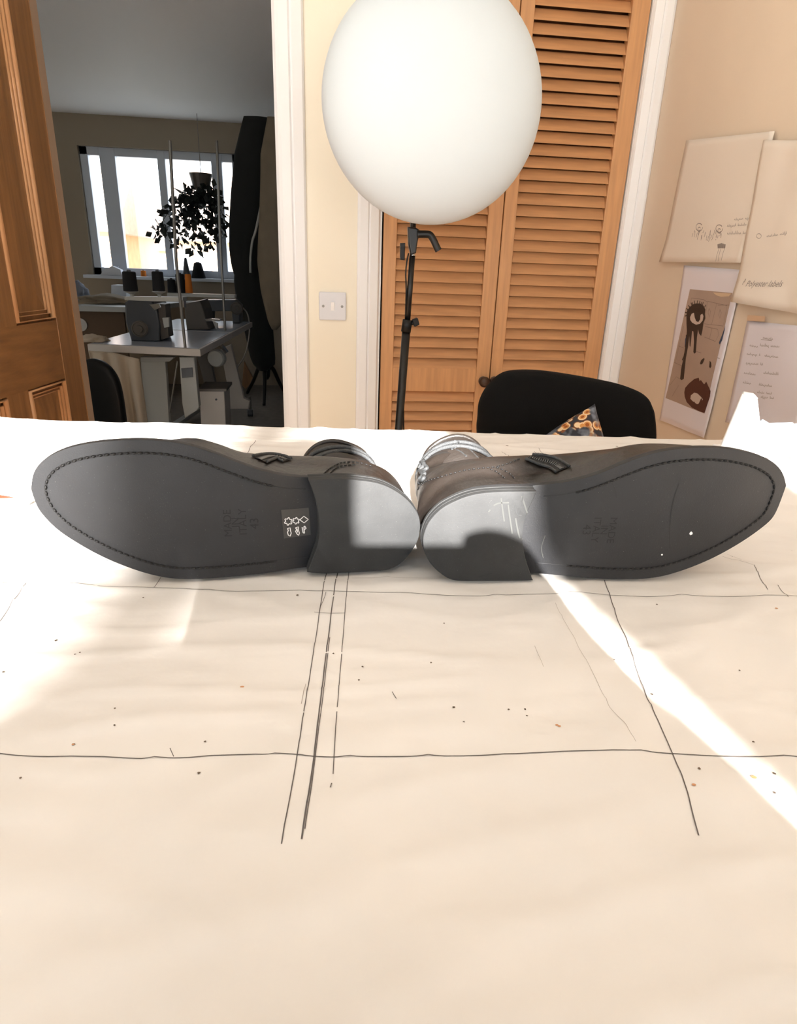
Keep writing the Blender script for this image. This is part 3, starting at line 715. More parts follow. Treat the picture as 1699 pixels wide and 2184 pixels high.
for k in range(5):
    a = k * 2 * math.pi / 5 + .3; v = Vector((math.cos(a), math.sin(a), 0)); b0 = Vector((cxx, CYC - .2, 0))
    bm = newbm(); tube(bm, [b0 + Vector((0, 0, .11)), b0 + v * .26 + Vector((0, 0, .07))], .018, 8); obj('leg', bm, M_BLACKP, oc)
    bm = newbm(); lathe(bm, b0 + v * .26 + Vector((0, 0, .028)) - v.cross(Vector((0, 0, 1))) * .02, [(.028, 0), (.028, .04)], 16, v.cross(Vector((0, 0, 1)))); obj('castor', bm, M_BLACKP, oc)

# floral cushion
mc = bpy.data.materials.new('floral_print'); mc.use_nodes = True; nt = mc.node_tree; N = nt.nodes; L = nt.links
b = N['Principled BSDF']; b.inputs['Roughness'].default_value = .85
tcn = N.new('ShaderNodeTexCoord')
v1 = N.new('ShaderNodeTexVoronoi'); v1.inputs['Scale'].default_value = 55; L.new(tcn.outputs['Object'], v1.inputs['Vector'])
r1 = N.new('ShaderNodeValToRGB'); cr = r1.color_ramp; cr.interpolation = 'CONSTANT'
cr.elements[0].position = 0; cr.elements[0].color = s2l((150, 82, 30)) + (1,); cr.elements[1].position = .22; cr.elements[1].color = s2l((205, 140, 75)) + (1,)
for p_, c_ in ((.38, (228, 200, 160)), (.52, (120, 70, 36)), (.6, (44, 46, 54))): e = cr.elements.new(p_); e.color = s2l(c_) + (1,)
L.new(v1.outputs['Distance'], r1.inputs[0])
v2 = N.new('ShaderNodeTexNoise'); v2.inputs['Scale'].default_value = 16; L.new(tcn.outputs['Object'], v2.inputs['Vector'])
r2_ = N.new('ShaderNodeValToRGB'); r2_.color_ramp.elements[0].position = .46; r2_.color_ramp.elements[1].position = .5
L.new(v2.outputs['Fac'], r2_.inputs[0])
v3 = N.new('ShaderNodeTexNoise'); v3.inputs['Scale'].default_value = 45; L.new(tcn.outputs['Object'], v3.inputs['Vector'])
r3_ = N.new('ShaderNodeValToRGB'); cr = r3_.color_ramp; cr.elements[0].position = .42; cr.elements[0].color = s2l((40, 43, 52)) + (1,); cr.elements[1].position = .62; cr.elements[1].color = s2l((112, 118, 130)) + (1,)
L.new(v3.outputs['Fac'], r3_.inputs[0])
mx = N.new('ShaderNodeMix'); mx.data_type = 'RGBA'; L.new(r2_.outputs[0], mx.inputs[0]); L.new(r3_.outputs[0], mx.inputs[6]); L.new(r1.outputs[0], mx.inputs[7]); L.new(mx.outputs[2], b.inputs['Base Color'])
CU = 1.27
cor = [PY(1268, 861, CU), PY(1150, 935, CU), PY(1195, 1090, CU), PY(1300, 985, CU)]
bm = newbm(); n = 28; g1 = []; g2 = []
for i in range(n + 1):
    ra = []; rb = []
    for j in range(n + 1):
        u, v = i / n, j / n
        p = cor[0] * (1 - u) * (1 - v) + cor[1] * u * (1 - v) + cor[2] * u * v + cor[3] * (1 - u) * v
        cen = sum(cor, Vector()) / 4; th = .055 * (max(0, 4 * u * (1 - u)) * max(0, 4 * v * (1 - v))) ** .5
        edge = .05 * (4 * u * (1 - u) + 4 * v * (1 - v)) * .5
        p = p + (cen - p) * edge * (1 - min(4 * u * (1 - u), 4 * v * (1 - v)))
        ra.append(bm.verts.new(p + Vector((0, -th, 0)))); rb.append(bm.verts.new(p + Vector((0, th, 0))) if 0 < i < n and 0 < j < n else ra[-1])
    g1.append(ra); g2.append(rb)
for i in range(n):
    for j in range(n):
        bm.faces.new((g1[i][j], g1[i + 1][j], g1[i + 1][j + 1], g1[i][j + 1]))
        try: bm.faces.new((g2[i][j], g2[i][j + 1], g2[i + 1][j + 1], g2[i + 1][j]))
        except ValueError: pass
tag(obj('cushion', bm, mc, smooth=True, loc=cor[2]), 'dark floral cushion with orange blooms leaning on the black chair', 'cushion')

# ================================================================== PAPERS ON RIGHT WALL
def wallsheet(name, label, cat, pxs, m_, off=.004, curl=.006, n=18, x=XR, seed=0):
    P = [PX(a, b, x) for a, b in pxs]   # tl, tr, br, bl
    t = thing(name, label, cat, (x - off, P[3].y, P[3].z)); bm = newbm(); g = []
    for i in range(n + 1):
        row = []
        for j in range(n + 1):
            u, v = j / n, i / n
            p = (P[0] * (1 - u) + P[1] * u) * (1 - v) + (P[3] * (1 - u) + P[2] * u) * v
            dx = off + curl * (noise.noise(Vector((u * 2.2, v * 2.2, seed))) * .5 + .5) + curl * 1.2 * max(0, v - .8) * 5 * (.6 + .4 * noise.noise(Vector((u * 3, 0, seed))))
            row.append(bm.verts.new(Vector((x - dx, p.y, p.z))))
        g.append(row)
    for i in range(n):
        for j in range(n): bm.faces.new((g[i][j], g[i][j + 1], g[i + 1][j + 1], g[i + 1][j]))
    o = obj('sheet', bm, m_, t, smooth=True); md = o.modifiers.new('t', 'SOLIDIFY'); md.thickness = .0006; md.offset = 0
    # surface sampler
    def surf(a, b, lift=.0006):
        q = PX(a, b, x)
        # solve uv by inverse bilinear (few newton steps)
        u = v = .5
        for _ in range(12):
            p = (P[0] * (1 - u) + P[1] * u) * (1 - v) + (P[3] * (1 - u) + P[2] * u) * v
            du = (P[1] - P[0]) * (1 - v) + (P[2] - P[3]) * v; dv = (P[3] * (1 - u) + P[2] * u) - (P[0] * (1 - u) + P[1] * u)
            e = q - p; det = du.y * dv.z - du.z * dv.y
            u += (e.y * dv.z - e.z * dv.y) / det; v += (du.y * e.z - du.z * e.y) / det
        uu = max(0, min(1, u)); vv = max(0, min(1, v))
        dx = off + curl * (noise.noise(Vector((uu * 2.2, vv * 2.2, seed))) * .5 + .5) + curl * 1.2 * max(0, vv - .8) * 5 * (.6 + .4 * noise.noise(Vector((uu * 3, 0, seed))))
        return Vector((x - dx - lift, q.y, q.z))
    return t, surf
NX = Vector((-1, 0, 0))
def scrawl(bm, surf, x0, y0, x1, y1, h, w=.0012, seed=0, dens=3.2):
    """illegible handwriting: loops of varied height along a line in px"""
    rnd = random.Random(seed); L_ = math.hypot(x1 - x0, y1 - y0); k = max(2, int(L_ / dens)); pts = []; word = 0
    for i in range(k + 1):
        t = i / k; bx = x0 + (x1 - x0) * t; by = y0 + (y1 - y0) * t
        if word == 0 and pts:
            if len(pts) > 2: strip(bm, [surf(*p) for p in pts], w, NX)
            pts = []; word = rnd.randint(4, 9); continue
        word = max(0, word - 1) if word else rnd.randint(4, 9)
        tall = rnd.random() < .25
        pts.append((bx, by)); pts.append((bx + dens * .35, by - h * (1.0 if tall else .5) * rnd.uniform(.8, 1.1)))
        pts.append((bx + dens * .6, by + (h * .5 if rnd.random() < .1 else 0)))
    if len(pts) > 2: strip(bm, [surf(*p) for p in pts], w, NX)

t1, s1 = wallsheet('sketch_sheet', 'curling cream sheet with pencil drip sketches, topmost on the right wall', 'sketch',
                   [(1470, 300), (1660, 280), (1590, 561), (1416, 559)], M_PAPER2, .006, .008, seed=1)
bm = newbm()
rnd = random.Random(3)
for (cx_, cy_) in ((1500, 485), (1543, 488)):
    strip(bm, [s1(cx_ + 6 * math.cos(a) * (1.2), cy_ + 8 * math.sin(a)) for a in [i * .3 for i in range(20)]], .002, NX)
    strip(bm, [s1(cx_ + 3 * math.cos(a), cy_ + 5 + 5 * math.sin(a)) for a in [i * .3 for i in range(20)]], .002, NX)
for i in range(26):
    x_ = 1487 + i * 2.4 + rnd.uniform(-2, 2); y_ = 492 + rnd.uniform(-2, 12); l_ = rnd.uniform(5, 13)
    strip(bm, [s1(x_, y_), s1(x_ - 1.2, y_ + l_ * .6), s1(x_ - 2.5 + rnd.uniform(-1, 1), y_ + l_)], .0018, NX)
obj('pencil_sketch', bm, M_INK, t1, recalc=False)
bm = newbm()
for dx_ in range(0, 17, 2):
    strip(bm, [s1(1540 + dx_, 519 + abs(dx_ - 8) * .3), s1(1541 + dx_ * .9, 530)], .003, NX)
for ax, ay, bx, by in ((1543, 530, 1537, 558), (1547, 531, 1542, 558), (1555, 530, 1549, 556)): strip(bm, [s1(ax, ay), s1((ax + bx) / 2 - 1, (ay + by) / 2), s1(bx, by)], .0013, NX)
obj('brush_sketch', bm, M_INK, t1, recalc=False)
bm = newbm()
scrawl(bm, s1, 1560, 484, 1612, 480, 6, seed=4); scrawl(bm, s1, 1560, 500, 1597, 499, 7, seed=5)
scrawl(bm, s1, 1575, 470, 1622, 466, 6, seed=8)
obj('handwriting', bm, M_INK, t1, recalc=False)

t2, s2 = wallsheet('note_sheet', 'crumpled cream note sheet hanging right of the drip sketches', 'note',
                   [(1640, 300), (1760, 300), (1735, 672), (1577, 644)], M_PAPER2, .008, .014, seed=5)
bm = newbm()
def wtext(bm, surf, s, size, px, py, shear=.35, q=(8, 0)):
    o_ = surf(px, py); a = surf(px + q[0], py + q[1]); ux = (a - o_).normalized(); uy = NX.cross(ux).normalized()
    if uy.z < 0: uy = -uy
    n0 = len(bm.verts); add_text(bm, s, size, o_, ux, uy, shear); bm.verts.ensure_lookup_table()
    for v in list(bm.verts)[n0:]:
        c = M.transposed() @ (Vector((XR, v.co.y, v.co.z)) - CAM); v.co = surf(CX + FPX * c.x / c.z, CY + FPX * c.y / c.z, .0008)
wtext(bm, s2, 'Polyester labels', .019, 1643, 606); wtext(bm, s2, '?', .019, 1601, 602)
strip(bm, [s2(1632 + 5 * math.cos(a), 504 + 5 * math.sin(a)) for a in [i * .4 for i in range(17)]], .0012, NX)
scrawl(bm, s2, 1648, 506, 1690, 500, 6, seed=12)
obj('handwriting', bm, M_INK, t2, recalc=False)['kind'] = 'stuff'

t3, s3 = wallsheet('letter_sheet', 'white handwritten list with brown tape, lowest sheet on right wall', 'note',
                   [(1597, 684), (1760, 700), (1700, 930), (1552, 900)], M_PAPERW, .003, .004, seed=9)
bm = newbm()
for k, (a, b_, c_, h_) in enumerate(((1630, 722, 1650, 6), (1602, 738, 1617, 6), (1624, 738, 1668, 6), (1596, 756, 1622, 5), (1634, 760, 1662, 5), (1594, 776, 1628, 6), (1590, 797, 1612, 6), (1632, 797, 1666, 6), (1588, 817, 1606, 6), (1622, 822, 1652, 5), (1598, 838, 1612, 4), (1618, 838, 1648, 5), (1626, 848, 1652, 6))):
    scrawl(bm, s3, a, b_, c_, b_ + 3, h_, seed=20 + k)
strip(bm, [s3(1626, 724), s3(1650, 727)], .001, NX)
obj('handwriting', bm, M_INK, t3, recalc=False)
bm = newbm()
q = [PX(x, y, XR) + Vector((-.0125, 0, 0)) for x, y in ((1604, 672), (1642, 675), (1640, 686), (1602, 684))]
bm.faces.new([bm.verts.new(v) for v in q]); obj('tape', bm, mat('brown_tape', (214, 180, 148), .3), t3)

# the face poster
t4, s4 = wallsheet('wall_poster', 'creased white poster with a dripping eye and dark lips print', 'poster',
                   [(1462, 566), (1590, 576), (1507, 934), (1412, 896)], M_PAPERW, .003, .005, seed=14, n=24)
def patch(surf, pxs, n=14, lift=.0008):
    bm = newbm(); g = []
    for i in range(n + 1):
        row = []
        for j in range(n + 1):
            u, v = j / n, i / n
            a = pxs[0][0] * (1 - u) + pxs[1][0] * u, pxs[0][1] * (1 - u) + pxs[1][1] * u; b_ = pxs[3][0] * (1 - u) + pxs[2][0] * u, pxs[3][1] * (1 - u) + pxs[2][1] * u
            row.append(bm.verts.new(surf(a[0] * (1 - v) + b_[0] * v, a[1] * (1 - v) + b_[1] * v, lift)))
        g.append(row)
    for i in range(n):
        for j in range(n): bm.faces.new((g[i][j], g[i][j + 1], g[i + 1][j + 1], g[i + 1][j]))
    return bm
M_TAUPE = mat('taupe_print', (172, 150, 136), .6, var=.08, vscale=7); M_DK = mat('dark_brown_print', (50, 36, 28), .6); M_LIP = mat('maroon_print', (76, 40, 30), .6)
M_EYEW = mat('eye_white_print', (196, 178, 166), .6); M_LN = mat('grey_line_print', (128, 110, 102), .6)
pic = obj('printed_picture', patch(s4, [(1475, 617), (1566, 625), (1507, 882), (1423, 849)]), M_TAUPE, t4, smooth=True)
def poly(surf, pxs, lift, bm=None, sm_=0, closed=True):
    bm = bm or newbm()
    if sm_: pxs = [(v.x, v.y) for v in smoothpts([Vector((a, b_, 0)) for a, b_ in pxs], sm_, True)]
    f = bm.faces.new([bm.verts.new(surf(a, b_, lift)) for a, b_ in pxs]); bm.normal_update(); bmesh.ops.triangulate(bm, faces=[f]); return bm
def c5(l): return [(1300 + x / 4.258, 470 + y / 4.258) for x, y in l]
bm = poly(s4, c5([(715, 860), (722, 820), (742, 790), (770, 765), (800, 755), (840, 755), (870, 775), (888, 810), (884, 850), (888, 890), (872, 930), (862, 1000), (850, 1050), (832, 1030), (822, 990), (812, 1060), (800, 1200), (785, 1212), (778, 1195), (785, 1100), (780, 1010), (768, 1005), (752, 1150), (745, 1140), (742, 1050), (730, 1150), (710, 1250), (690, 1440), (668, 1452), (655, 1440), (665, 1350), (690, 1240), (712, 1100), (720, 1000), (716, 940)]), .0012)
for x, y, x2, y2 in ((790, 760, 785, 730), (812, 756, 815, 728), (832, 757, 838, 732), (860, 770, 870, 742), (880, 790, 893, 768), (765, 772, 757, 748), (745, 790, 732, 772), (728, 812, 714, 800), (718, 840, 702, 836), (716, 865, 702, 870), (772, 768, 768, 745), (848, 765, 856, 742)):
    a, b_ = c5([(x, y)])[0], c5([(x2, y2)])[0]; strip(bm, [s4(*a, .0012), s4(*b_, .0012)], .003, NX)
for seg in ([(705, 1175), (690, 1240), (675, 1270)], [(715, 1040), (705, 1150)]): strip(bm, [s4(*p, .0011) for p in c5(seg)], .004, NX)
obj('dripping_eye', bm, M_DK, pic, recalc=False)
bm = poly(s4, c5([(750, 880), (765, 848), (785, 840), (792, 880), (805, 915), (825, 925), (842, 900), (845, 860), (862, 848), (872, 870), (865, 910), (840, 940), (805, 948), (770, 930), (752, 905)]), .0016)
obj('eye_white', bm, M_EYEW, pic, recalc=False)
bm = newbm()
for l in ([(878, 1248), (882, 1262), (865, 1300), (848, 1310), (840, 1300), (850, 1270)], [(930, 1275), (942, 1290), (946, 1325), (935, 1345), (925, 1330), (928, 1300)]): obj('nostril', poly(s4, c5(l), .0012), M_DK, pic, recalc=False)
bm = poly(s4, c5([(696, 1560), (705, 1520), (740, 1480), (790, 1440), (830, 1430), (838, 1460), (850, 1450), (880, 1490), (900, 1465), (915, 1500), (938, 1550), (932, 1600), (905, 1680), (885, 1750), (840, 1735), (770, 1700), (720, 1650), (700, 1600)]), .0012)
obj('lips', bm, M_LIP, pic, recalc=False)
bm = poly(s4, c5([(760, 1590), (790, 1565), (820, 1572), (850, 1600), (870, 1625), (855, 1650), (820, 1670), (785, 1650), (755, 1620)]), .0016); obj('teeth', bm, M_EYEW, pic, recalc=False)
bm = newbm()
for l in ([(760, 705), (870, 720), (900, 740)], [(760, 705), (750, 760)], [(905, 735), (1085, 775), (1050, 960), (880, 940), (905, 735)], [(990, 755), (945, 945)], [(1000, 770), (1105, 770)],
          [(885, 965), (1000, 990), (1010, 1040), (980, 1100), (880, 1060)], [(950, 975), (925, 1080)], [(690, 960), (650, 1130), (610, 1300)], [(800, 1190), (1020, 1255)], [(640, 1140), (690, 1160)], [(600, 1290), (690, 1330)], [(560, 1500), (620, 1420), (650, 1440)], [(580, 1600), (640, 1500)],
          [(920, 800), (912, 840), (925, 880), (935, 830), (920, 800)], [(1020, 810), (1008, 860), (1020, 890), (1032, 840), (1020, 810)]):
    strip(bm, [s4(*p, .001) for p in c5(l)], .0012, NX)
obj('panel_lines', bm, M_LN, pic, recalc=False)['kind'] = 'stuff'
bm = newbm()
for l in ([(1068, 960), (1062, 1000), (1040, 1090), (1018, 1130), (1012, 1110), (1040, 1040)], [(725, 1020), (710, 1140), (700, 1150), (704, 1080)]): obj('blue_smear', poly(s4, c5(l), .0011), mat('blue_print', (50, 66, 92), .6), pic, recalc=False)
bm = poly(s4, c5([(955, 655), (1125, 665), (1100, 690), (1030, 695), (985, 680)]), .001); obj('picture_arc', bm, mat('pale_arc_tan', (206, 180, 150), .5), pic, recalc=False)  # pale tan arc across the top right of the picture

# ================================================================== TABLE
bl = PZ(0, 892, TZ); brr = PZ(1535, 936, TZ)
edir = (brr - bl).normalized()
BL = bl - edir * .9; BR = bl + edir * ((XR - .012 - bl.x) / edir.x)
def edge_y(x): return bl.y + (x - bl.x) * edir.y / edir.x
FRONT = -0.30
tbl = thing('cutting_table', 'large cutting table covered in pattern paper under the boots', 'table', (0, .4, 0))
bm = newbm(); zt = TZ - .004
prism(bm, [Vector((BL.x, FRONT, zt - .03)), Vector((BR.x, FRONT, zt - .03)), Vector((BR.x, edge_y(BR.x), zt - .03)), Vector((BL.x, edge_y(BL.x), zt - .03))], (0, 0, .03), .002)
obj('table_top', bm, M_TEAL, tbl)
for x, y in ((BL.x + .08, FRONT + .06), (BR.x - .08, FRONT + .06), (BR.x - .08, edge_y(BR.x) - .08), (BL.x + .08, edge_y(BL.x) - .08)):
    bm = newbm(); box(bm, (x - .03, y - .03, 0), (x + .03, y + .03, zt - .031), .003); obj('leg', bm, M_TEAL, tbl)
def PH(x, y):
    """height of the crumpled paper"""
    v = Vector((x, y, 0))
    a = noise.noise(v * 5) * .0010 + noise.noise(v * 11 + Vector((3, 1, 0))) * .0006
    r = (1 - abs(noise.noise(Vector((x * 6, y * 22, 7))))) ** 10 * .0010 + (1 - abs(noise.noise(Vector((x * 16 + y * 9, y * 30, 2))))) ** 12 * .0006
    e = 0.006 * max(0, 1 - abs(x + .62) / .22) * max(0, 1 - (edge_y(x) - y) / .05) if y > edge_y(x) - .05 else 0
    return TZ + min(.0009, max(-.0036, (a - .0010) * 1.7 + r * 2.6)) + e
bm = newbm(); NXG, NYG = 300, 260; g = []
x0, x1 = BL.x, BR.x
for i in range(NYG + 1):
    row = []
    for j in range(NXG + 1):
        x = x0 + (x1 - x0) * j / NXG; ye = edge_y(x) + .0008 * noise.noise(Vector((x * 8, 0, 0)))
        y = FRONT + (ye - FRONT) * i / NYG; row.append(bm.verts.new((x, y, PH(x, y))))
    g.append(row)
for i in range(NYG):
    for j in range(NXG): bm.faces.new((g[i][j], g[i][j + 1], g[i + 1][j + 1], g[i + 1][j]))
paper = obj('pattern_paper', bm, M_PAPER, smooth=True, loc=(0, .4, TZ))
tag(paper, 'creased cream pattern paper with pencil lines spread over the cutting table', 'paper')
def pl_strip(bm, pts, w, lift=.0003):
    """pts in px on the table plane"""
    P = [PZ(a, b, TZ) for a, b in pts]; Q = []
    for a, b in zip(P, P[1:]):
        k = max(1, int((b - a).length / .003))
        for i in range(k): q = a + (b - a) * i / k; Q.append(q)
    Q.append(P[-1])
    Q = [Vector((q.x, q.y, PH(q.x, q.y) + lift)) for q in Q]
    strip(bm, Q, w, Vector((0, 0, 1)))
LINES = [
 ([(0, 1244), (75, 1244), (160, 1243), (220, 1250), (270, 1253), (330, 1256), (400, 1258), (500, 1260), (575, 1258), (640, 1257), (690, 1261), (780, 1262), (850, 1262), (960, 1266), (1030, 1267), (1120, 1263), (1240, 1265), (1300, 1270), (1380, 1271), (1460, 1268), (1560, 1271), (1668, 1272), (1720, 1273)], .0007),
 ([(-20, 1608), (100, 1608), (150, 1607), (220, 1609), (300, 1615), (400, 1613), (450, 1609), (545, 1607), (640, 1613), (720, 1615), (800, 1613), (950, 1613), (1100, 1611), (1200, 1606), (1330, 1602), (1440, 1605), (1560, 1612), (1620, 1614), (1720, 1614)], .0009),
 ([(55, 1242), (0, 1322), (-60, 1410)], .0007), ([(343, 1231), (328, 1256)], .0006),
 ([(700, 1205), (693, 1230), (685, 1280), (670, 1380), (652, 1490), (634, 1610), (617, 1704), (600, 1800)], .0008),
 ([(723, 1205), (716, 1235), (706, 1310), (697, 1380), (680, 1520), (670, 1610), (656, 1704), (643, 1790)], .0011),
 ([(703, 1357), (690, 1470), (674, 1600), (660, 1704), (650, 1770)], .0007),
 ([(745, 1205), (741, 1240), (735, 1310), (727, 1410), (717, 1530), (710, 1650)], .0007), ([(707, 1670), (704, 1682)], .0007),
 ([(670, 1308), (705, 1311), (735, 1310)], .0006), ([(695, 1265), (683, 1295)], .0005), ([(652, 1455), (642, 1500)], .0004),
 ([(1288, 1237), (1297, 1262), (1318, 1320), (1336, 1358), (1360, 1435), (1380, 1490), (1404, 1535), (1424, 1580), (1436, 1610), (1452, 1655), (1468, 1704), (1490, 1780)], .0009),
 ([(1184, 1286), (1214, 1345), (1240, 1392), (1270, 1450), (1300, 1505), (1330, 1540), (1355, 1585)], .0003), ([(1140, 1375), (1158, 1425)], .0003),
 ([(1607, 1207), (1617, 1225), (1637, 1257)], .0007), ([(1658, 1248), (1680, 1275)], .0007), ([(1605, 1207), (1540, 1185)], .0005), ([(1582, 1192), (1550, 1180)], .0004),
 ([(362, 1594), (370, 1611)], .0006), ([(836, 1474), (845, 1489)], .0006),
 ([(545, 937), (535, 952), (524, 970)], .0011), ([(737, 925), (735, 945)], .0010), ([(750, 936), (750, 952)], .0008), ([(763, 939), (763, 953)], .0008), ([(1070, 960), (1092, 980)], .0009), ([(1139, 960), (1160, 976)], .0009), ([(1148, 956), (1168, 974)], .0008),
 ([(750, 1229), (850, 1229), (915, 1232), (1000, 1238)], .0004),
]
for pts, w in LINES:
    bm = newbm(); pl_strip(bm, pts, w * .72); obj('pencil_line', bm, M_PENCIL if w > .00045 else M_INK, paper, recalc=False)
bm = newbm(); rnd = random.Random(11)
for (x, y, r) in ((119, 1364, .0010), (160, 1398, .0007), (170, 1391, .0007), (6, 1429, .0008), (245, 1510, .0008), (155, 1583, .0009), (43, 1655, .0007), (305, 1274, .0007), (711, 1393, .0007), (765, 1449, .0007), (773, 1420, .0006), (967, 1510, .0009), (1084, 1517, .0007), (919, 1413, .0007), (1119, 1515, .0007), (1123, 1527, .0006), (1390, 1480, .0009), (1401, 1287, .0007), (1490, 1640, .0007), (1606, 1582, .0008), (1650, 1653, .0008), (1651, 1690, .0008), (947, 1325, .0006), (1309, 1410, .0006), (437, 1580, .0007), (424, 1646, .0007), (244, 1546, .0007), (988, 1543, .0006), (1562, 945, .0012), (1081, 950, .0018), (1316, 950, .0018), (634, 1268, .0010), (1577, 1426, .0006)):
    p = PZ(x, y, TZ); z = PH(p.x, p.y) + .00045
    f = bm.faces.new([bm.verts.new((p.x + r * math.cos(a) * rnd.uniform(.6, 1.4), p.y + r * math.sin(a) * rnd.uniform(.6, 1.4), z)) for a in [i * math.pi / 4 for i in range(8)]])
sp = obj('ink_speck', bm, mat('dark_speck', (92, 78, 66), .8), paper, recalc=False); sp['kind'] = 'stuff'
bm = newbm()
for (x, y, r) in ((516, 1464, .0016), (155, 1583, .001), (1187, 1547, .0012), (1192, 1551, .0012), (1478, 1678, .0014), (1655, 1298, .0016), (1606, 1662, .002)):
    p = PZ(x, y, TZ); z = PH(p.x, p.y) + .0005
    bm = newbm(); bm.faces.new([bm.verts.new((p.x + r * .8 * math.cos(a), p.y + r * .6 * math.sin(a), z)) for a in [i * math.pi / 4 for i in range(8)]]); obj('rust_stain', bm, mat('rust_stain', (190, 135, 95), .8), paper, recalc=False)


# leaflet at the far left
lf = thing('printed_leaflet', 'white leaflet with a red stripe at the left edge of the table', 'leaflet', PZ(0, 1065, TZ + .002))
def flat(pxs, z, th=.0006):
    bm = newbm(); prism(bm, [PZ(a, b, z) for a, b in pxs], (0, 0, th)); return bm
obj('sheet', flat([(-90, 1030), (30, 1062), (70, 1070), (60, 1076), (-10, 1082), (-120, 1100)], TZ + .003), M_CARDW, lf)
obj('red_stripe', flat([(-90, 1050), (0, 1056), (29, 1061), (10, 1063), (-90, 1064)], TZ + .0038, .0003), mat('red_print', (206, 70, 50), .5), lf)
obj('blue_stripe', flat([(45, 1068), (66, 1069.5), (66, 1071.5), (45, 1070)], TZ + .0038, .0003), mat('pale_blue_print', (150, 190, 236), .5), lf)

# ---- white holder at the right
WYY = .80
wh = thing('paper_holder', 'white plastic holder with slanted side at the right of the table', 'holder', PZ(1600, 985, TZ))
zb = TZ + .006
pts = [PY(1537, 952, WYY), PY(1583, 841, WYY), PY(1608, 845, WYY), PY(1616, 853, WYY), PY(1621, 898, WYY), PY(1640, 908, WYY), PY(1690, 906, WYY), PY(1740, 900, WYY)]
e0 = pts[0] + (pts[0] - pts[1]) * ((pts[0].z - zb) / (pts[1].z - pts[0].z)); e0.z = zb; e1 = Vector((pts[-1].x, WYY, zb))
bm = newbm(); prism(bm, [e0] + pts[1:] + [e1], (.002, .006, 0), .0022); obj('front_panel', bm, M_CARDW, wh)
bm = newbm(); box(bm, (e0.x + .03, WYY + .006, zb), (e1.x, WYY + .06, zb + .004), .001); obj('foot', bm, M_CARDW, wh)
bm = newbm(); tube(bm, [pts[1] + Vector((.003, .003, 0)), pts[2] + Vector((-.001, .003, 0)), pts[3] + Vector((-.002, .003, 0))], .0036, 10); obj('top_lip', bm, M_CARDW, wh, smooth=True)
bm = newbm(); tube(bm, [pts[4] + Vector((.003, .002, -.002)), pts[5] + Vector((0, .002, -.001)), pts[6] + Vector((0, .002, -.001))], .0042, 10); obj('lower_lip', bm, mat('clear_blue_plastic', (200, 222, 240), .15, spec=.7), wh, smooth=True)

# ================================================================== BOOTS
L_OUT_TOP = [(65.5, 1043), (67.7, 1016), (78.5, 995), (97.5, 977), (130, 960), (168, 949), (216.6, 941.5), (271, 938), (311, 937.5), (365.6, 942), (406, 949.5), (460, 967), (482, 977), (525, 993), (567, 1006), (609.5, 1014.5), (657.5, 1018.5), (722, 1019), (765, 1021), (807, 1028), (841, 1042), (870, 1063), (890, 1090), (897, 1115)]
L_OUT_BOT = [(65.5, 1043), (67.7, 1060), (75.8, 1079), (94.8, 1104.4), (121.9, 1131.5), (162.5, 1158.6), (203, 1181.6), (243.7, 1200.6), (298, 1221), (338.5, 1231.7), (379, 1238.5), (419.7, 1240), (440, 1239.5), (496.5, 1233), (581, 1222), (654.7, 1212.5), (700, 1214), (751, 1217), (793, 1217), (830, 1210), (858, 1195), (883.5, 1166), (894.8, 1139), (897, 1115)]
L_HEEL = [(657.5, 1024), (722.5, 1021.5), (765, 1024.3), (807, 1031), (841, 1045.5), (869.4, 1066.7), (889, 1092), (896, 1114.7), (894.8, 1140), (883.5, 1168), (858, 1199.4), (830, 1215), (793, 1223.5), (750.7, 1226), (694, 1224.7), (654.7, 1221), (666, 1191), (677, 1160), (680, 1126), (678, 1092), (670, 1058)]
R_OUT_TOP = [(898, 1152), (903, 1125), (915, 1102), (936, 1079), (963, 1061), (998, 1047), (1033, 1040), (1082, 1037), (1134, 1036.4), (1206, 1029), (1240, 1021), (1280, 1009.5), (1294, 1004), (1348, 981), (1402, 964), (1456, 956), (1510, 953.8), (1564, 957.5), (1618, 970), (1645, 983), (1661.5, 996), (1672, 1013), (1677, 1035)]
R_OUT_BOT = [(898, 1152), (903, 1176), (915, 1198), (936, 1218), (963, 1231), (998, 1237), (1033, 1238), (1082, 1236), (1134, 1226), (1206, 1230), (1240, 1233), (1280.5, 1238), (1321, 1241), (1361.6, 1239.9), (1402, 1233.7), (1442.6, 1222.8), (1496.7, 1202.6), (1550.7, 1175.6), (1591, 1151.3), (1631.7, 1121.5), (1656, 1094.5), (1668, 1071.6), (1677, 1035)]
R_HEEL = [(1144.3, 1048.3), (1082.5, 1048.5), (1033, 1051.3), (998.4, 1058), (966.3, 1070.6), (939, 1086.7), (916.9, 1110), (905.7, 1132.4), (901.5, 1154.6), (905.7, 1179.4), (918, 1202.8), (939, 1223.9), (963.8, 1237.5), (998.4, 1243), (1033, 1244), (1082.5, 1242.4), (1131.9, 1238.5), (1134.4, 1233.7), (1122, 1196.7), (1115, 1162), (1116, 1128), (1124, 1095), (1136, 1068)]
SEAT = .013; STH = .0085
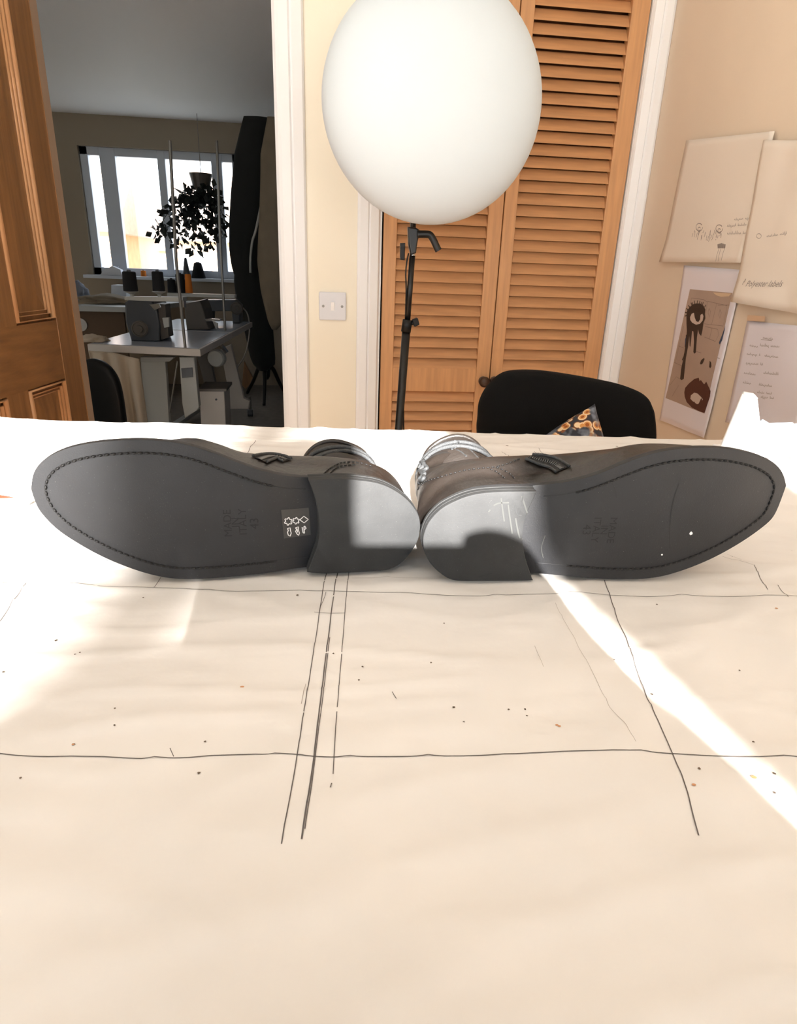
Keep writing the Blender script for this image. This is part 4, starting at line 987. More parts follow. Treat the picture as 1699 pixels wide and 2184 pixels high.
class Boot:
    def __init__(s, A, B, heelpx, flip):
        s.flip = flip
        s.p0 = PZ(*A, TZ); q = PZ(*B, TZ)
        s.sdir = (q - s.p0).normalized(); s.ddir = Vector((-s.sdir.y, s.sdir.x, 0))
        if s.ddir.y < 0: s.ddir = -s.ddir
        s.p0.z = TZ + .0012
        s.off = 0; a = s.loc(*heelpx, SEAT); s.off = a[0]
    def loc(s, x, y, d):
        r = ray(x, y); o = s.p0 + s.ddir * d; t = (o - CAM).dot(s.ddir) / r.dot(s.ddir); p = CAM + r * t
        return (p - s.p0).dot(s.sdir) - s.off, p.z - s.p0.z
    def prof(s, t):
        sp_ = .004 * sm((t - .24) / .06)
        return SEAT * (1 - sm((t - .084) / .05)) + sp_
    def locp(s, x, y):
        d = 0
        for _ in range(4): a = s.loc(x, y, d); d = s.prof(a[0])
        return a
    def W(s, t, w, d): return s.p0 + s.sdir * (t + s.off) + s.ddir * d + Vector((0, 0, w))
def boot(A, B, heelpx, top, bot, heel, label, cuff, lean, rim, zl):
    b = Boot(A, B, heelpx, None)
    T_ = sorted([b.locp(*p) for p in top]); Bt = sorted([b.locp(*p) for p in bot])
    L0 = min(T_[0][0], Bt[0][0]); L1 = max(T_[-1][0], Bt[-1][0]); n = 120
    def mk(tab):
        # pad + smooth resample by catmull in (s,w)
        pts = smoothpts([Vector((a, w, 0)) for a, w in tab], 10)
        return [(p.x, p.y) for p in pts]
    T2, B2 = mk(T_), mk(Bt)
    hi = lambda t: interp(T2, t)[0]; lo = lambda t: (lambda v: .0003 + (v + math.sqrt(v * v + .0016 ** 2)) / 2)(interp(B2, t)[0])
    # endpoint mean
    we0 = (hi(L0) + lo(L0)) / 2; we1 = (hi(L1) + lo(L1)) / 2
    st = [L0 + (L1 - L0) * (1 - math.cos(math.pi * i / n)) / 2 for i in range(n + 1)]
    ring = [(t, hi(t)) for t in st] + [(t, lo(t)) for t in st[1:-1][::-1]]
    for _ in range(8):
        m_ = len(ring); ring = [((ring[i - 1][0] + 2 * ring[i][0] + ring[(i + 1) % m_][0]) / 4, (ring[i - 1][1] + 2 * ring[i][1] + ring[(i + 1) % m_][1]) / 4) for i in range(m_)]
    def inset(ring, r):
        m_ = len(ring); out = []
        for i in range(m_):
            a = Vector(ring[i - 1]); c = Vector(ring[(i + 1) % m_]); tv = (c - a).normalized() if (c - a).length > 1e-9 else Vector((1, 0))
            nv = Vector((tv.y, -tv.x))   # inward for this orientation (hi then lo => clockwise)
            out.append((ring[i][0] + nv.x * r, max(.0003, ring[i][1] + nv.y * r)))
        return out
    root = thing('ankle_boot', label, 'boot', b.W(L0 + .04, 0, .02))
    def ringsolid(bm, layers, cap0=True, cap1=True):
        """layers: list of (ring2d, dfunc)"""
        vr = []
        for rg, df in layers: vr.append([bm.verts.new(b.W(t, w, df(t))) for t, w in rg])
        m_ = len(vr[0])
        for P, Q in zip(vr, vr[1:]):
            for j in range(m_): bm.faces.new((P[j], P[(j + 1) % m_], Q[(j + 1) % m_], Q[j]))
        for cap, R in ((cap0, 0), (cap1, -1)):
            if not cap: continue
            rg, df = layers[R]; V = vr[R]; h_ = len(st)
            for i in range(h_ - 1):
                a, a2 = V[i], V[i + 1]
                k1 = (m_ - i) % m_; k2 = (m_ - i - 1) % m_
                c1, c2 = V[k1], V[k2]
                fs = []
                for q in (a, a2, c2, c1):
                    if q not in fs: fs.append(q)
                if len(fs) > 2: bm.faces.new(fs)
    p = b.prof
    bm = newbm()
    ringsolid(bm, [(inset(ring, .0012), lambda t: p(t)), (inset(ring, .0003), lambda t: p(t) + .0003), (ring, lambda t: p(t) + .0012), (ring, lambda t: p(t) + STH - .003), (inset(ring, .0012), lambda t: p(t) + STH - .0022), (inset(ring, .0006), lambda t: p(t) + STH - .001), (inset(ring, .003), lambda t: p(t) + STH)])
    sole = obj('outsole', bm, M_SOLE, root, smooth=True, auto=35)
    # heel block
    hp = [b.loc(x, y, 0) for x, y in heel]; hp = [(a, max(w, .0002)) for a, w in hp]
    if True:
        nb = 7
        arc = smoothpts([Vector((a, w, 0)) for a, w in hp[:16]], 5); brs = smoothpts([Vector((a, w, 0)) for a, w in [hp[15]] + hp[16:] + [hp[0]]], 5)[1:-1]
        hp2 = [(v.x, max(v.y, .0002)) for v in arc + brs]
    cxh = sum(q[0] for q in hp2) / len(hp2); cwh = sum(q[1] for q in hp2) / len(hp2)
    def shr(r): 
        out = []
        for a, w in hp2:
            v = Vector((a - cxh, w - cwh)); l = v.length; out.append((cxh + v.x * (l - r) / l, max(.0002, cwh + v.y * (l - r) / l)))
        return out
    bm = newbm(); lay = [(shr(.0012), 0), (shr(.0003), .0004), (shr(0), .0014), (shr(0), .005), (shr(.0006), .0054), (shr(0), .0058), (shr(-.0002), .010), (shr(.0006), .0104), (shr(-.0004), .0108), (shr(-.0006), SEAT + .0006)]
    vr = [[bm.verts.new(b.W(a, max(w, .0003), d)) for a, w in rg] for rg, d in lay]; m_ = len(hp2)
    for P, Q in zip(vr, vr[1:]):
        for j in range(m_): bm.faces.new((P[j], P[(j + 1) % m_], Q[(j + 1) % m_], Q[j]))
    f1 = bm.faces.new(vr[0]); f2 = bm.faces.new(vr[-1]); bm.normal_update(); bmesh.ops.triangulate(bm, faces=[f1, f2])
    obj('heel', bm, M_HEEL, root, smooth=True, auto=30)
    # stitches in a groove 10 mm inside the edge, forefoot only
    def even(rg, k):
        V = [Vector(q) for q in rg]; V.append(V[0]); cum = [0]
        for a, c in zip(V, V[1:]): cum.append(cum[-1] + (c - a).length)
        out = []; i = 1
        for q in range(k):
            l = cum[-1] * q / k
            while cum[i] < l: i += 1
            out.append(tuple(V[i - 1].lerp(V[i], (l - cum[i - 1]) / max(1e-9, cum[i] - cum[i - 1]))))
        return out
    path = inset(even(ring, 110), .0098)
    path = even(path, 240)
    for _ in range(3):
        path = [((path[i - 1][0] + path[i][0] * 2 + path[(i + 1) % len(path)][0]) / 4, (path[i - 1][1] + path[i][1] * 2 + path[(i + 1) % len(path)][1]) / 4) for i in range(len(path))]
    ist = min(range(len(path)), key=lambda i: path[i][0]); path = path[ist:] + path[:ist]
    front = [q for q in path if q[0] > .118]
    # order: hi part ascending then lo descending
    P3 = [b.W(a, w, p(a) - .00035) for a, w in front]
    gro = newbm(); strip(gro, [b.W(a, w, p(a) - .0001) for a, w in front], .0021, -b.ddir)
    obj('stitch_groove', gro, M_DEBOSS_SHADE, sole, recalc=False)
    bm = newbm(); acc = 0; cum = [0]
    for a, c in zip(P3, P3[1:]): cum.append(cum[-1] + (c - a).length)
    def at_(l):
        for i in range(1, len(cum)):
            if cum[i] >= l: return P3[i - 1] + (P3[i] - P3[i - 1]) * ((l - cum[i - 1]) / max(1e-9, cum[i] - cum[i - 1]))
        return P3[-1]
    l = 0
    while l + .0034 < cum[-1]:
        a, c, e = at_(l), at_(l + .0017), at_(l + .0034)
        tube(bm, [a + b.ddir * .0003, c - b.ddir * .0001, e + b.ddir * .0003], [.0005, .0011, .0005], 6); l += .0046
    obj('sole_stitching', bm, M_STITCH, sole, smooth=True)
    # moulded line continuing to the heel
    for sel in ('hi', 'lo'):
        imx = max(range(len(path)), key=lambda i: path[i][0]); half = path[:imx] if sel == 'hi' else path[imx:][::-1]
        seg = [q for q in half if .094 < q[0] < .122]
        bm = newbm(); tube(bm, [b.W(a, w, p(a) + .0003) for a, w in seg], .0006, 6); obj('moulded_line', bm, M_SOLE, sole, smooth=True)
    # ---------------- upper as slices at rising depth d
    tab = rim
    bm = newbm(); K = 64; NA = 72; vr = []; d0 = tab[0][0]; d1 = tab[-1][0]
    rows = [(q[0], Vector(q[1:4]), Vector(q[4:7])) for q in tab]
    A3 = smoothpts([Vector((q[0], q[1], q[2])) for q in tab], 12); B3 = smoothpts([Vector((q[3], q[4], q[5])) for q in tab], 12)
    for k, (va, vb) in enumerate(zip(A3, B3)):
        d, sa, sb = va; bl_, wl, wh_ = vb; rg = []
        bl_ = max(0, min(1, bl_))
        for j in range(NA):
            th = 2 * math.pi * j / NA; u = (1 - math.cos(th)) / 2; t = sa + (sb - sa) * u
            uu = min(1, max(0, u)); tl = L0 + .003 + (L1 - L0 - .006) * uu if bl_ < .999 else 0
            topside = j < NA / 2
            ell = math.sqrt(max(0, 1 - (2 * u - 1) ** 2)) ** .85
            ew = (wl + wh_) / 2 + (wh_ - wl) / 2 * ell * (1 if topside else -1)
            tt = max(L0 + .001, min(L1 - .001, t)); ins = .0035 + zl['ins'] * sm((t - .17) / .05) * (1 if topside else .3)
            hv = hi(tt); lv = lo(tt); mv = (hv + lv) / 2; 
            endf = min(1, math.sqrt(max(0, 1 - max(0, (u - .8) / .2) ** 2)))      # round off the toe side
            hw = max(.002, (hv - lv) / 2 - ins) * (endf if u > .8 else 1)
            endh = min(1, math.sqrt(max(0, 1 - max(0, (.12 - u) / .12) ** 2))); hw *= endh
            sw_ = mv + hw * (1 if topside else -1)
            w = sw_ * (1 - bl_) + ew * bl_
            wr = .0022 * noise.noise(Vector((t * 40, w * 30, d * 45))) * sm((d - .06) / .05) + .0016 * math.sin(d * 260 + t * 60) * sm((d - .10) / .03)
            w = max(.0006, w + wr * (1 if topside else 0) ); rg.append(bm.verts.new(b.W(t, w, d + p(tt) * (1 - sm((d - .02) / .05)) - SEAT * .0)))
        vr.append(rg)
    for P, Q in zip(vr, vr[1:]):
        for j in range(NA): bm.faces.new((P[j], P[(j + 1) % NA], Q[(j + 1) % NA], Q[j]))
    # fold the rim inwards
    cen = sum((v.co for v in vr[-1]), Vector()) / NA; inn = [bm.verts.new(cen + (v.co - cen) * .9 - b.ddir * .004) for v in vr[-1]]; deep = [bm.verts.new(cen + (v.co - cen) * .86 - b.ddir * .06) for v in vr[-1]]
    for P, Q in ((vr[-1], inn), (inn, deep)):
        for j in range(NA): bm.faces.new((P[j], P[(j + 1) % NA], Q[(j + 1) % NA], Q[j]))
    bm.faces.new(deep); bm.faces.new(vr[0])
    rimpts = [v.co.copy() for v in vr[-1]]
    bmesh.ops.recalc_face_normals(bm, faces=bm.faces)
    bvh = BVHTree.FromBMesh(bm)
    upper = obj('upper', bm, M_LEATHER, root, smooth=True)
    def hit(x, y, lift=.0006):
        r = ray(x, y).normalized(); h_ = bvh.ray_cast(CAM, r)
        if h_[0] is None: return None
        return h_[0] + h_[1] * lift, h_[1]
    def seam(pts, w, m_, name, lift=.0007, dash=None, par=None, r=None):
        pp = smoothpts([Vector((x, y, 0)) for x, y in pts], 10); P_ = []
        for v in pp:
            h_ = hit(v.x, v.y, lift)
            if h_: P_.append(h_)
        if len(P_) < 2: return
        bm = newbm()
        if dash:
            cum = [0]
            for a, c in zip(P_, P_[1:]): cum.append(cum[-1] + (c[0] - a[0]).length)
            def at2(l):
                for i in range(1, len(cum)):
                    if cum[i] >= l: return P_[i - 1][0].lerp(P_[i][0], (l - cum[i - 1]) / max(1e-9, cum[i] - cum[i - 1]))
                return P_[-1][0]
            l = 0
            while l + dash < cum[-1]: tube(bm, [at2(l), at2(l + dash)], w / 2, 5); l += dash * 1.7
        elif r: tube(bm, [q[0] for q in P_], r, 8)
        else: strip(bm, [q[0] for q in P_], w, [q[1] for q in P_])
        return obj(name, bm, m_, par or upper, smooth=True, recalc=bool(dash or r))
    for nm, pts, w, dash in zl['seams']: seam(pts, w, M_STITCH, nm, dash=dash)
    for pts in zl['laces']: seam(pts, .002, M_CORD, 'lace', lift=.0012, r=.0019, par=root)
    for nm, pts in zl['zips']:
        z_ = seam(pts, .011, M_ZTAPE, nm, lift=.0009)
        if z_:
            seam(pts, .0045, M_METAL, 'zip_teeth', lift=.0018, dash=.0011, par=z_) if False else None
            pp = smoothpts([Vector((x, y, 0)) for x, y in pts], 14); P_ = [hit(v.x, v.y, .0016) for v in pp]; P_ = [q for q in P_ if q]
            bm = newbm(); l = 0; last = None
            for a, c in zip(P_, P_[1:]):
                seg = c[0] - a[0]; L_ = seg.length; tdir = seg.normalized() if L_ > 0 else None
                if tdir is None: continue
                sv = tdir.cross(a[1]).normalized()
                while l < L_:
                    q = a[0] + tdir * l; tube(bm, [q - sv * .0019, q + sv * .0019], .00045, 5); l += .0019
                l -= L_
            obj('zip_teeth', bm, M_METAL, z_, smooth=True)
            for sgn in (-1, 1):
                bm = newbm(); tube(bm, [q[0] + ((P_[min(i + 1, len(P_) - 1)][0] - P_[max(i - 1, 0)][0]).normalized().cross(q[1])).normalized() * sgn * .0062 for i, q in enumerate(P_)], .0013, 6)
                obj('zip_piping', bm, M_CORD, z_, smooth=True)
    # rim piping
    bm = newbm(); tube(bm, rimpts, .0026, 8, closed=True); obj('collar_piping', bm, M_LEATHER, root, smooth=True)
    return b, root, sole, upper, hit, (L0, L1), p
RIM_L = [  # d, s0, s1, blend, wlo, whi
 (.009, .004, .284, 0, .01, .08), (.022, .000, .281, 0, .01, .08), (.036, -.001, .268, .0, .008, .08), (.048, .000, .245, .15, .006, .080), (.062, .002, .212, .42, .006, .081),
 (.078, .004, .180, .64, .006, .079), (.094, .006, .148, .88, .005, .069), (.110, .010, .120, 1, .004, .054), (.130, .012, .102, 1, .003, .052), (.150, .015, .097, 1, .003, .057), (.170, .019, .094, 1, .003, .062), (.182, .021, .092, 1, .003, .063)]
RIM_R = [
 (.009, .004, .284, 0, .01, .08), (.022, .000, .283, 0, .01, .08), (.036, -.001, .272, .0, .008, .08), (.048, .000, .250, .15, .006, .086), (.062, .002, .218, .48, .006, .093),
 (.078, .004, .186, .68, .006, .088), (.094, .006, .152, .88, .005, .078), (.110, .008, .122, 1, .004, .070), (.130, .008, .106, 1, .003, .066), (.150, .010, .096, 1, .003, .069), (.170, .016, .089, 1, .003, .073), (.182, .020, .086, 1, .003, .075)]
ZL_L = dict(laces=[], ins=.009, seams=[('seam', [(690, 1012), (700, 1003), (715, 993), (735, 987), (765, 988), (800, 998)], .0011, .0024), ('seam', [(703, 1012), (712, 1003), (727, 995), (760, 992)], .0011, .0024)],
            zips=[('zipper', [(553, 982), (575, 976), (592, 976), (612, 984)]), ])
ZL_R = dict(laces=[[(915, 975), (903, 988), (912, 1000), (899, 1008), (906, 1020), (895, 1030)], [(896, 985), (906, 992), (897, 1004), (907, 1012), (896, 1022)], [(925, 962), (910, 972), (902, 984), (895, 1000)]], ins=.004, seams=[('seam', [(892, 1045), (905, 1030), (940, 1018), (990, 1004), (1040, 998), (1060, 998), (1085, 1010), (1098, 1023)], .0011, .0024), ('seam', [(1045, 1001), (1060, 1008), (1078, 1023)], .0011, .0024), ('seam', [(1060, 996), (1080, 990), (1112, 978)], .0011, .0024)],
            zips=[('zipper', [(1128, 977), (1150, 982), (1180, 990), (1200, 1003)]), ('zipper', [(965, 952), (985, 956), (998, 964), (1008, 974)])])
bL, rootL, soleL, upL, hitL, LL, pL = boot((740, 1225.5), (430, 1240), (896.5, 1115), L_OUT_TOP, L_OUT_BOT, L_HEEL,
    'black leather boot lying on its side at left, sole sticker showing', None, 0, RIM_L, ZL_L)
bR, rootR, soleR, upR, hitR, LR, pR = boot((1033, 1243.5), (1321, 1241), (898.5, 1152), R_OUT_TOP, R_OUT_BOT, R_HEEL,
    'black leather boot lying on its side at right with scuffed heel', None, 0, RIM_R, ZL_R)

# cords wound round the boot shafts: rings around the shaft at a given depth
def cordring(b, root, d0, d1, s0, s1, wl, wh, r, name='lace', ph=0):
    pts = []
    for j in range(40):
        t = 2 * math.pi * j / 40; u = (1 - math.cos(t)) / 2; s_ = s0 + (s1 - s0) * u; w = (wl + wh) / 2 + (wh - wl) / 2 * math.sin(t)
        pts.append(b.W(s_, max(w, .002), d0 + (d1 - d0) * u + .003 * math.sin(t * 2 + ph)))
    bm = newbm(); tube(bm, pts, r, 8, closed=True); obj(name, bm, M_CORD, root, smooth=True)
for b_, rt in ((bL, rootL), (bR, rootR)):
    k_ = .012 if rt is rootL else 0
    cordring(b_, rt, .158, .150, .012 + k_ * .3, .098, .001, .0725 - k_ * .9, .0021)
    cordring(b_, rt, .160, .170, .013 + k_ * .3, .0945, .001, .0745 - k_ * .9, .0021, ph=1)

# sole lettering, sticker, debris
def sole_text(b, sole, p, s, size, px, py, flip):
    a, w = b.locp(px, py); bm = newbm()
    # text reads along the height of the sole
    ux = Vector((0, 0, 1)) * (1 if flip > 0 else -1); uy = b.sdir * 1.0
    n_ = -b.ddir
    if ux.cross(uy).dot(n_) < 0: uy = -uy
    add_text(bm, s, size, b.W(a, w, p(a) - .00025), ux, uy); obj('debossed_lettering', bm, M_DEBOSS_SHADE, sole, recalc=False)
for s_, x, y in (('MADE', 486, 1116), ('IN', 503, 1114), ('ITALY', 518, 1113), ('43', 543, 1116)): sole_text(bL, soleL, pL, s_, .0085 if s_ != '43' else .0095, x, y, 1)
for s_, x, y in (('MADE', 1304, 1131), ('IN', 1287, 1130), ('ITALY', 1270, 1130), ('43', 1250, 1130)): sole_text(bR, soleR, pR, s_, .0085 if s_ != '43' else .0095, x, y, -1)
def c2(l): return [(440 + x / 3.54, 900 + y / 3.54) for x, y in l]
def onsole(b, p, pxs, lift): 
    out = []
    for x, y in pxs: a, w = b.locp(x, y); out.append(b.W(a, w, p(a) - lift))
    return out
bm = newbm(); QP = [Vector((*q, 0)) for q in c2([(563, 662), (772, 645), (788, 850), (585, 878)])]
g = []
for i in range(13):
    row = []
    for j in range(13):
        u, v = j / 12, i / 12; q = (QP[0] * (1 - u) + QP[1] * u) * (1 - v) + (QP[3] * (1 - u) + QP[2] * u) * v
        row.append(bm.verts.new(onsole(bL, pL, [(q.x, q.y)], .0006)[0]))
    g.append(row)
for i in range(12):
    for j in range(12): bm.faces.new((g[i][j], g[i + 1][j], g[i + 1][j + 1], g[i][j + 1]))
stk = obj('sticker', bm, M_STICK, soleL, recalc=False); stk['label'] = 'clear square sticker with white shoe material symbols'
bm = newbm()
def gear(cx_, cy_, r):
    out = []
    for k in range(25): a = k * 2 * math.pi / 24; rr = r * (1 if (k // 2) % 2 else .68); out.append((cx_ + rr * math.cos(a), cy_ + rr * .95 * math.sin(a)))
    return out
SY = [gear(618, 747, 30), gear(676, 742, 26), [(705, 735), (735, 708), (768, 732), (737, 758), (705, 735)],
      [(612, 800), (632, 795), (634, 815), (640, 835), (632, 858), (618, 850), (612, 830), (618, 815), (612, 800)],
      [(672, 795), (694, 788), (694, 812), (702, 835), (696, 852), (682, 840), (672, 820), (682, 812), (672, 795)],
      [(722, 790), (728, 830), (738, 838), (735, 800), (742, 780)], [(745, 785), (752, 800), (740, 808)], [(684, 800), (688, 830)], [(735, 785), (740, 835)]]
for l in SY:
    try: strip(bm, onsole(bL, pL, [(v.x, v.y) for a_, b_ in zip(c2(l), c2(l)[1:]) for v in (Vector((*a_, 0)), Vector((*a_, 0)).lerp(Vector((*b_, 0)), .5))] + [c2(l)[-1]], .0011), .0007, -bL.ddir)
    except Exception: pass
obj('sticker_symbols', bm, M_WHITEINK, stk, recalc=False)
M_SCUFF = mat('pale_scuff', (66, 67, 66), .8, spec=.2); M_FAINT = mat('faint_scuff', (54, 55, 56), .8, spec=.2)
def scuffs(b, p, sole, lines, w, m_, heel=False, nm='scuff_mark'):
    for l in lines:
        pp = smoothpts([Vector((*q, 0)) for q in l], 5) if len(l) > 2 else [Vector((*l[0], 0)).lerp(Vector((*l[1], 0)), k / 4) for k in range(5)]
        P_ = []
        for v in pp:
            if heel: a, w_ = b.loc(v.x, v.y, 0); P_.append(b.W(a, w_, -.0002))
            else: a, w_ = b.locp(v.x, v.y); P_.append(b.W(a, w_, p(a) - .0002))
        bm = newbm(); strip(bm, P_, w, -b.ddir); obj(nm, bm, m_, sole, recalc=False)
hR = next(c for c in rootR.children if c.name.startswith('heel')); hL = next(c for c in rootL.children if c.name.startswith('heel'))
scuffs(bR, pR, hR, [[(1068, 1062), (1071, 1085), (1075, 1112)], [(1083, 1076), (1087, 1105), (1092, 1138)], [(1099, 1105), (1103, 1128), (1108, 1148)], [(1112, 1058), (1118, 1076), (1124, 1094)], [(1045, 1087), (1041, 1092)], [(1052, 1078), (1064, 1073), (1085, 1072)]], .0012, M_SCUFF, True)
scuffs(bR, pR, hR, [[(1098, 1080), (1102, 1096), (1112, 1100)], [(1086, 1202), (1098, 1206), (1106, 1208)], [(1020, 1230), (1050, 1222)], [(1115, 1052), (1112, 1080)]], .0006, M_FAINT, True)
scuffs(bR, pR, soleR, [[(1158, 1190), (1154, 1168), (1162, 1142)]], .0007, M_SCUFF)
scuffs(bR, pR, soleR, [[(1447, 1032), (1436, 1065), (1430, 1100), (1427, 1140), (1428, 1170)], [(1304, 1030), (1311, 1045), (1314, 1062)]], .0007, M_FAINT)
scuffs(bL, pL, hL, [[(825, 1072), (828, 1086), (836, 1094)], [(762, 1160), (773, 1170), (782, 1176)], [(720, 1178), (717, 1190)], [(715, 1037), (718, 1044)], [(720, 1036), (723, 1044)], [(726, 1036), (729, 1045)]], .0006, M_FAINT, True)
scuffs(bL, pL, soleL, [[(337, 978), (344, 986), (352, 995)]], .0005, M_FAINT)
rnd = random.Random(5)
for b_, p_, so_, cx_, cy_, sx, sy, k_ in ((bL, pL, soleL, 340, 1085, 11, 24, 60), (bL, pL, soleL, 260, 1090, 90, 45, 50), (bR, pR, soleR, 1440, 1100, 28, 40, 70), (bR, pR, soleR, 1400, 1120, 110, 60, 50)):
    bm = newbm()
    for k in range(k_):
        x, y = rnd.gauss(cx_, sx), rnd.gauss(cy_, sy)
        if not 1000 < y < 1200: continue
        a, w = b_.locp(x, y); r = rnd.uniform(.0002, .00045); c = b_.W(a, w, p_(a) - .0002)
        bm.faces.new([bm.verts.new(c + b_.sdir * r * math.cos(t) + Vector((0, 0, r * math.sin(t)))) for t in (0, 1.26, 2.5, 3.8, 5.0)])
    obj('dust_specks', bm, M_SCUFF, so_, recalc=False)['kind'] = 'stuff'
for x, y, r, lab in ((1472, 1137, .0016, 'larger cream paper crumb stuck on the right boot sole'), (1411, 1183, .001, 'tiny cream crumb near the lower edge of the right boot sole')):
    a, w = bR.locp(x, y); c = bR.W(a, w, pR(a) - r * .3)
    bm = newbm(); bmesh.ops.create_icosphere(bm, subdivisions=1, radius=r)
    for v in bm.verts: v.co = Vector((v.co.x * random.uniform(.6, 1.2), v.co.y * .4, v.co.z * random.uniform(.6, 1.1))) + c
    tag(obj('crumb', bm, M_CARDW, loc=c), lab, 'crumb')

# ---- added out of view to shape the sunlight: tied drape, and a tree outside
bm = newbm(); g = []
EDG = [(0, .17), (.9, .16), (1.30, .15), (1.60, .118), (1.71, .076), (1.80, .022), (1.88, .004), (2.0, -.012), (2.18, -.03)]
for i in range(41):
    z = .35 + (2.18 - .35) * i / 40; xe = interp(EDG, z)[0]; row = []
    for j in range(37):
        u = j / 36; x = xe + (.30 - xe) * u; row.append(bm.verts.new((x, WIN_Y + .05 + .022 * math.sin(u * 5 * 2 * math.pi), z)))
    g.append(row)
for i in range(40):
    for j in range(36): bm.faces.new((g[i][j], g[i][j + 1], g[i + 1][j + 1], g[i + 1][j]))
o_ = tag(obj('added_curtain', bm, M_CREAMF, smooth=True, loc=(.2, WIN_Y + .05, .35)), 'cream drape added out of view to shape the sun band on the table', 'added_curtain'); md = o_.modifiers.new('t', 'SOLIDIFY'); md.thickness = .004
bm = newbm(); tube(bm, [(-.15, WIN_Y + .05, 2.2), (.36, WIN_Y + .05, 2.2)], .012, 10); tag(obj('added_rail', bm, M_ROD, loc=(.1, WIN_Y + .05, 2.2)), 'short steel rail added out of view to carry the drape', 'drape rail')
bm = newbm(); box(bm, (-30, -30, -.5), (20, WIN_Y - .3, -.3)); struct('ground_garden', bm, M_GRASS)
tr = thing('added_tree', 'bare tree added out of view to shade part of the table softly', 'tree', (-.91, -9, -.3))  # unseen tree, added so its trunk casts a soft shadow
bm = newbm(); tube(bm, [(-.91, -9, -.32), (-.88, -9, 1.5), (-.885, -9, 4.0), (-.88, -9, 7.5)], [.13, .10, .095, .08], 14); obj('trunk', bm, M_BLACKP if False else mat('bark', (92, 78, 64), .95, bump=.5, bscale=30), tr, smooth=True)
for k in range(9):
    a = k * 2.4; z0 = 6.2 + k * .15; v = Vector((math.cos(a), math.sin(a), 1.1)); bm = newbm(); p0 = Vector((-.90, -9, z0))
    tube(bm, [p0, p0 + v * .7, p0 + v * 1.5 + Vector((.1, 0, .2))], [.04, .025, .008], 8); obj('branch', bm, MATS['bark'], tr, smooth=True)
# ================================================================== THE PHOTOGRAPHER (stands behind the table, casts the shadow)
Rt, Up, Bk = right, up, back
def cp(x, y, z): return CAM + Rt * x + Up * y + Bk * z
ph = thing('phone', 'black phone held level in both hands by the photographer', 'phone', cp(.055, -.06, .01))
bm = newbm(); obox(bm, cp(.055, -.036, .012), Rt * .073, Up * .035, Bk * .004, .003); obj('case', bm, M_BLACKP, ph)
bm = newbm(); obox(bm, cp(.055, -.036, .0163), Rt * .069, Up * .032, Bk * .0004); obj('screen', bm, M_GLASSK if False else M_BLACKM, ph)
def skin(name, label, chains, m_, loc):
    """chains: list of lists of (co, radius); first point of later chains snaps onto an existing vertex"""
    bm = newbm(); V = []; R = []
    for ch in chains:
        prev = None
        for co, r in ch:
            co = Vector(co); f = next((i for i, v in enumerate(V) if (v.co - co).length < 1e-4), None)
            if f is None: V.append(bm.verts.new(co - Vector(loc))); V[-1].co = co; R.append(r); f = len(V) - 1
            if prev is not None: bm.edges.new((V[prev], V[f]))
            prev = f
    for v in V: v.co -= Vector(loc)
    me = bpy.data.meshes.new(name); bm.to_mesh(me); bm.free(); o = bpy.data.objects.new(name, me); COL.objects.link(o); o.location = loc
    md = o.modifiers.new('skin', 'SKIN'); md.use_smooth_shade = True
    for i, r in enumerate(R): me.skin_vertices[0].data[i].radius = (r, r)
    me.skin_vertices[0].data[0].use_root = True
    sb = o.modifiers.new('sub', 'SUBSURF'); sb.levels = 1; sb.render_levels = 1
    me.materials.append(m_); o['label'] = label; o['category'] = 'person'; return o
HX = -.09
pel = (HX, -.68, .92); che = (HX, -.52, 1.10); nec = (HX, -.44, 1.27)
rh = cp(.128, -.035, .03); lh = cp(-.045, -.04, .03)
def fing(b0, pts, r): return [(tuple(b0), .022)] + [(tuple(p), rr) for p, rr in zip(pts, (r, r * .95, r * .85))]
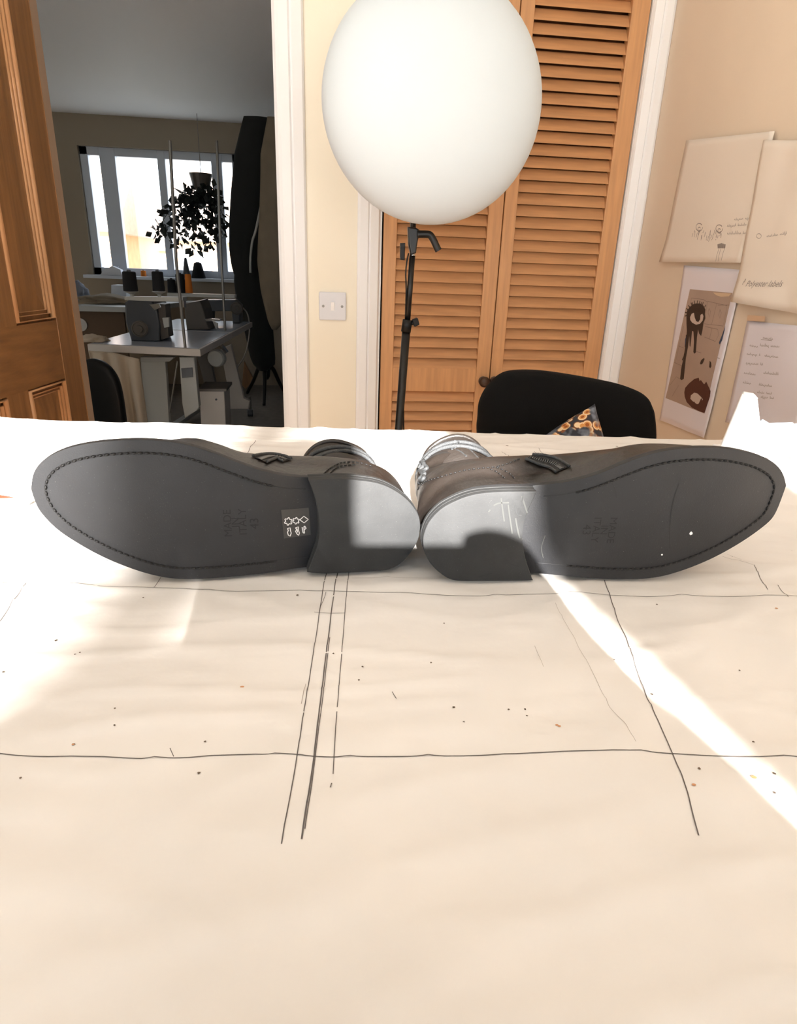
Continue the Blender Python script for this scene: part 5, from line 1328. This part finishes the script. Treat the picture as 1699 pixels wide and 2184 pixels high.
ch = [[(pel, .13), (che, .12), (nec, .055), ((HX - .02, -.38, 1.36), .07), ((HX - .03, -.36, 1.42), .088), ((HX - .03, -.37, 1.50), .07)],
      [(pel, .13), ((HX + .1, -.68, .80), .085), ((HX + .1, -.66, .46), .06), ((HX + .1, -.70, .08), .04), ((HX + .1, -.56, .04), .035)],
      [(pel, .13), ((HX - .1, -.68, .80), .085), ((HX - .1, -.66, .46), .06), ((HX - .1, -.70, .08), .04), ((HX - .1, -.56, .04), .035)],
      [(che, .12), ((HX + .08, -.42, 1.245), .085), ((.09, -.40, 1.235), .075), ((.165, -.25, 1.05), .05), (tuple(rh + Vector((.004, -.045, -.02))), .026), (tuple(rh), .022)],
      [(che, .12), ((HX - .08, -.42, 1.235), .085), ((-.25, -.38, 1.17), .06), ((-.24, -.22, 1.03), .045), (tuple(lh + Vector((-.01, -.045, -.02))), .026), (tuple(lh), .022)]]
for hnd, sg in ((rh, 1), (lh, -1)):
    for pts, r in ((([hnd + Up * .033 - Rt * sg * .01, hnd + Up * .040 - Rt * sg * .035, hnd + Up * .035 - Rt * sg * .056 - Bk * .006] if sg > 0 else [hnd + Up * .020 - Bk * .022, hnd + Up * .018 - Bk * .030 + Rt * .02, hnd - Bk * .030 + Up * .016 + Rt * .040]), .0095),
                   ([hnd + Up * .012 - Bk * .022, hnd + Up * .008 - Bk * .030 - Rt * sg * .02, hnd - Bk * .030 + Up * .006 - Rt * sg * .040], .0085),
                   ([hnd - Up * .010 - Bk * .022, hnd - Up * .012 - Bk * .030 - Rt * sg * .02, hnd - Bk * .030 - Up * .012 - Rt * sg * .038], .0085),
                   ([hnd - Up * .030 - Bk * .018, hnd - Up * .034 - Bk * .028 - Rt * sg * .014, hnd - Bk * .029 - Up * .036 - Rt * sg * .028], .0075),
                   ([hnd - Up * .020 + Bk * .012 - Rt * sg * .012, hnd - Up * .024 + Bk * .010 - Rt * sg * .030, hnd - Up * .022 + Bk * .0 - Rt * sg * .046], .0095)):
        ch.append(fing(hnd, pts, r))
skin('person', 'person in dark clothes leaning in with both hands around a phone', ch, mat('dark_jumper', (60, 58, 60), .9), pel)
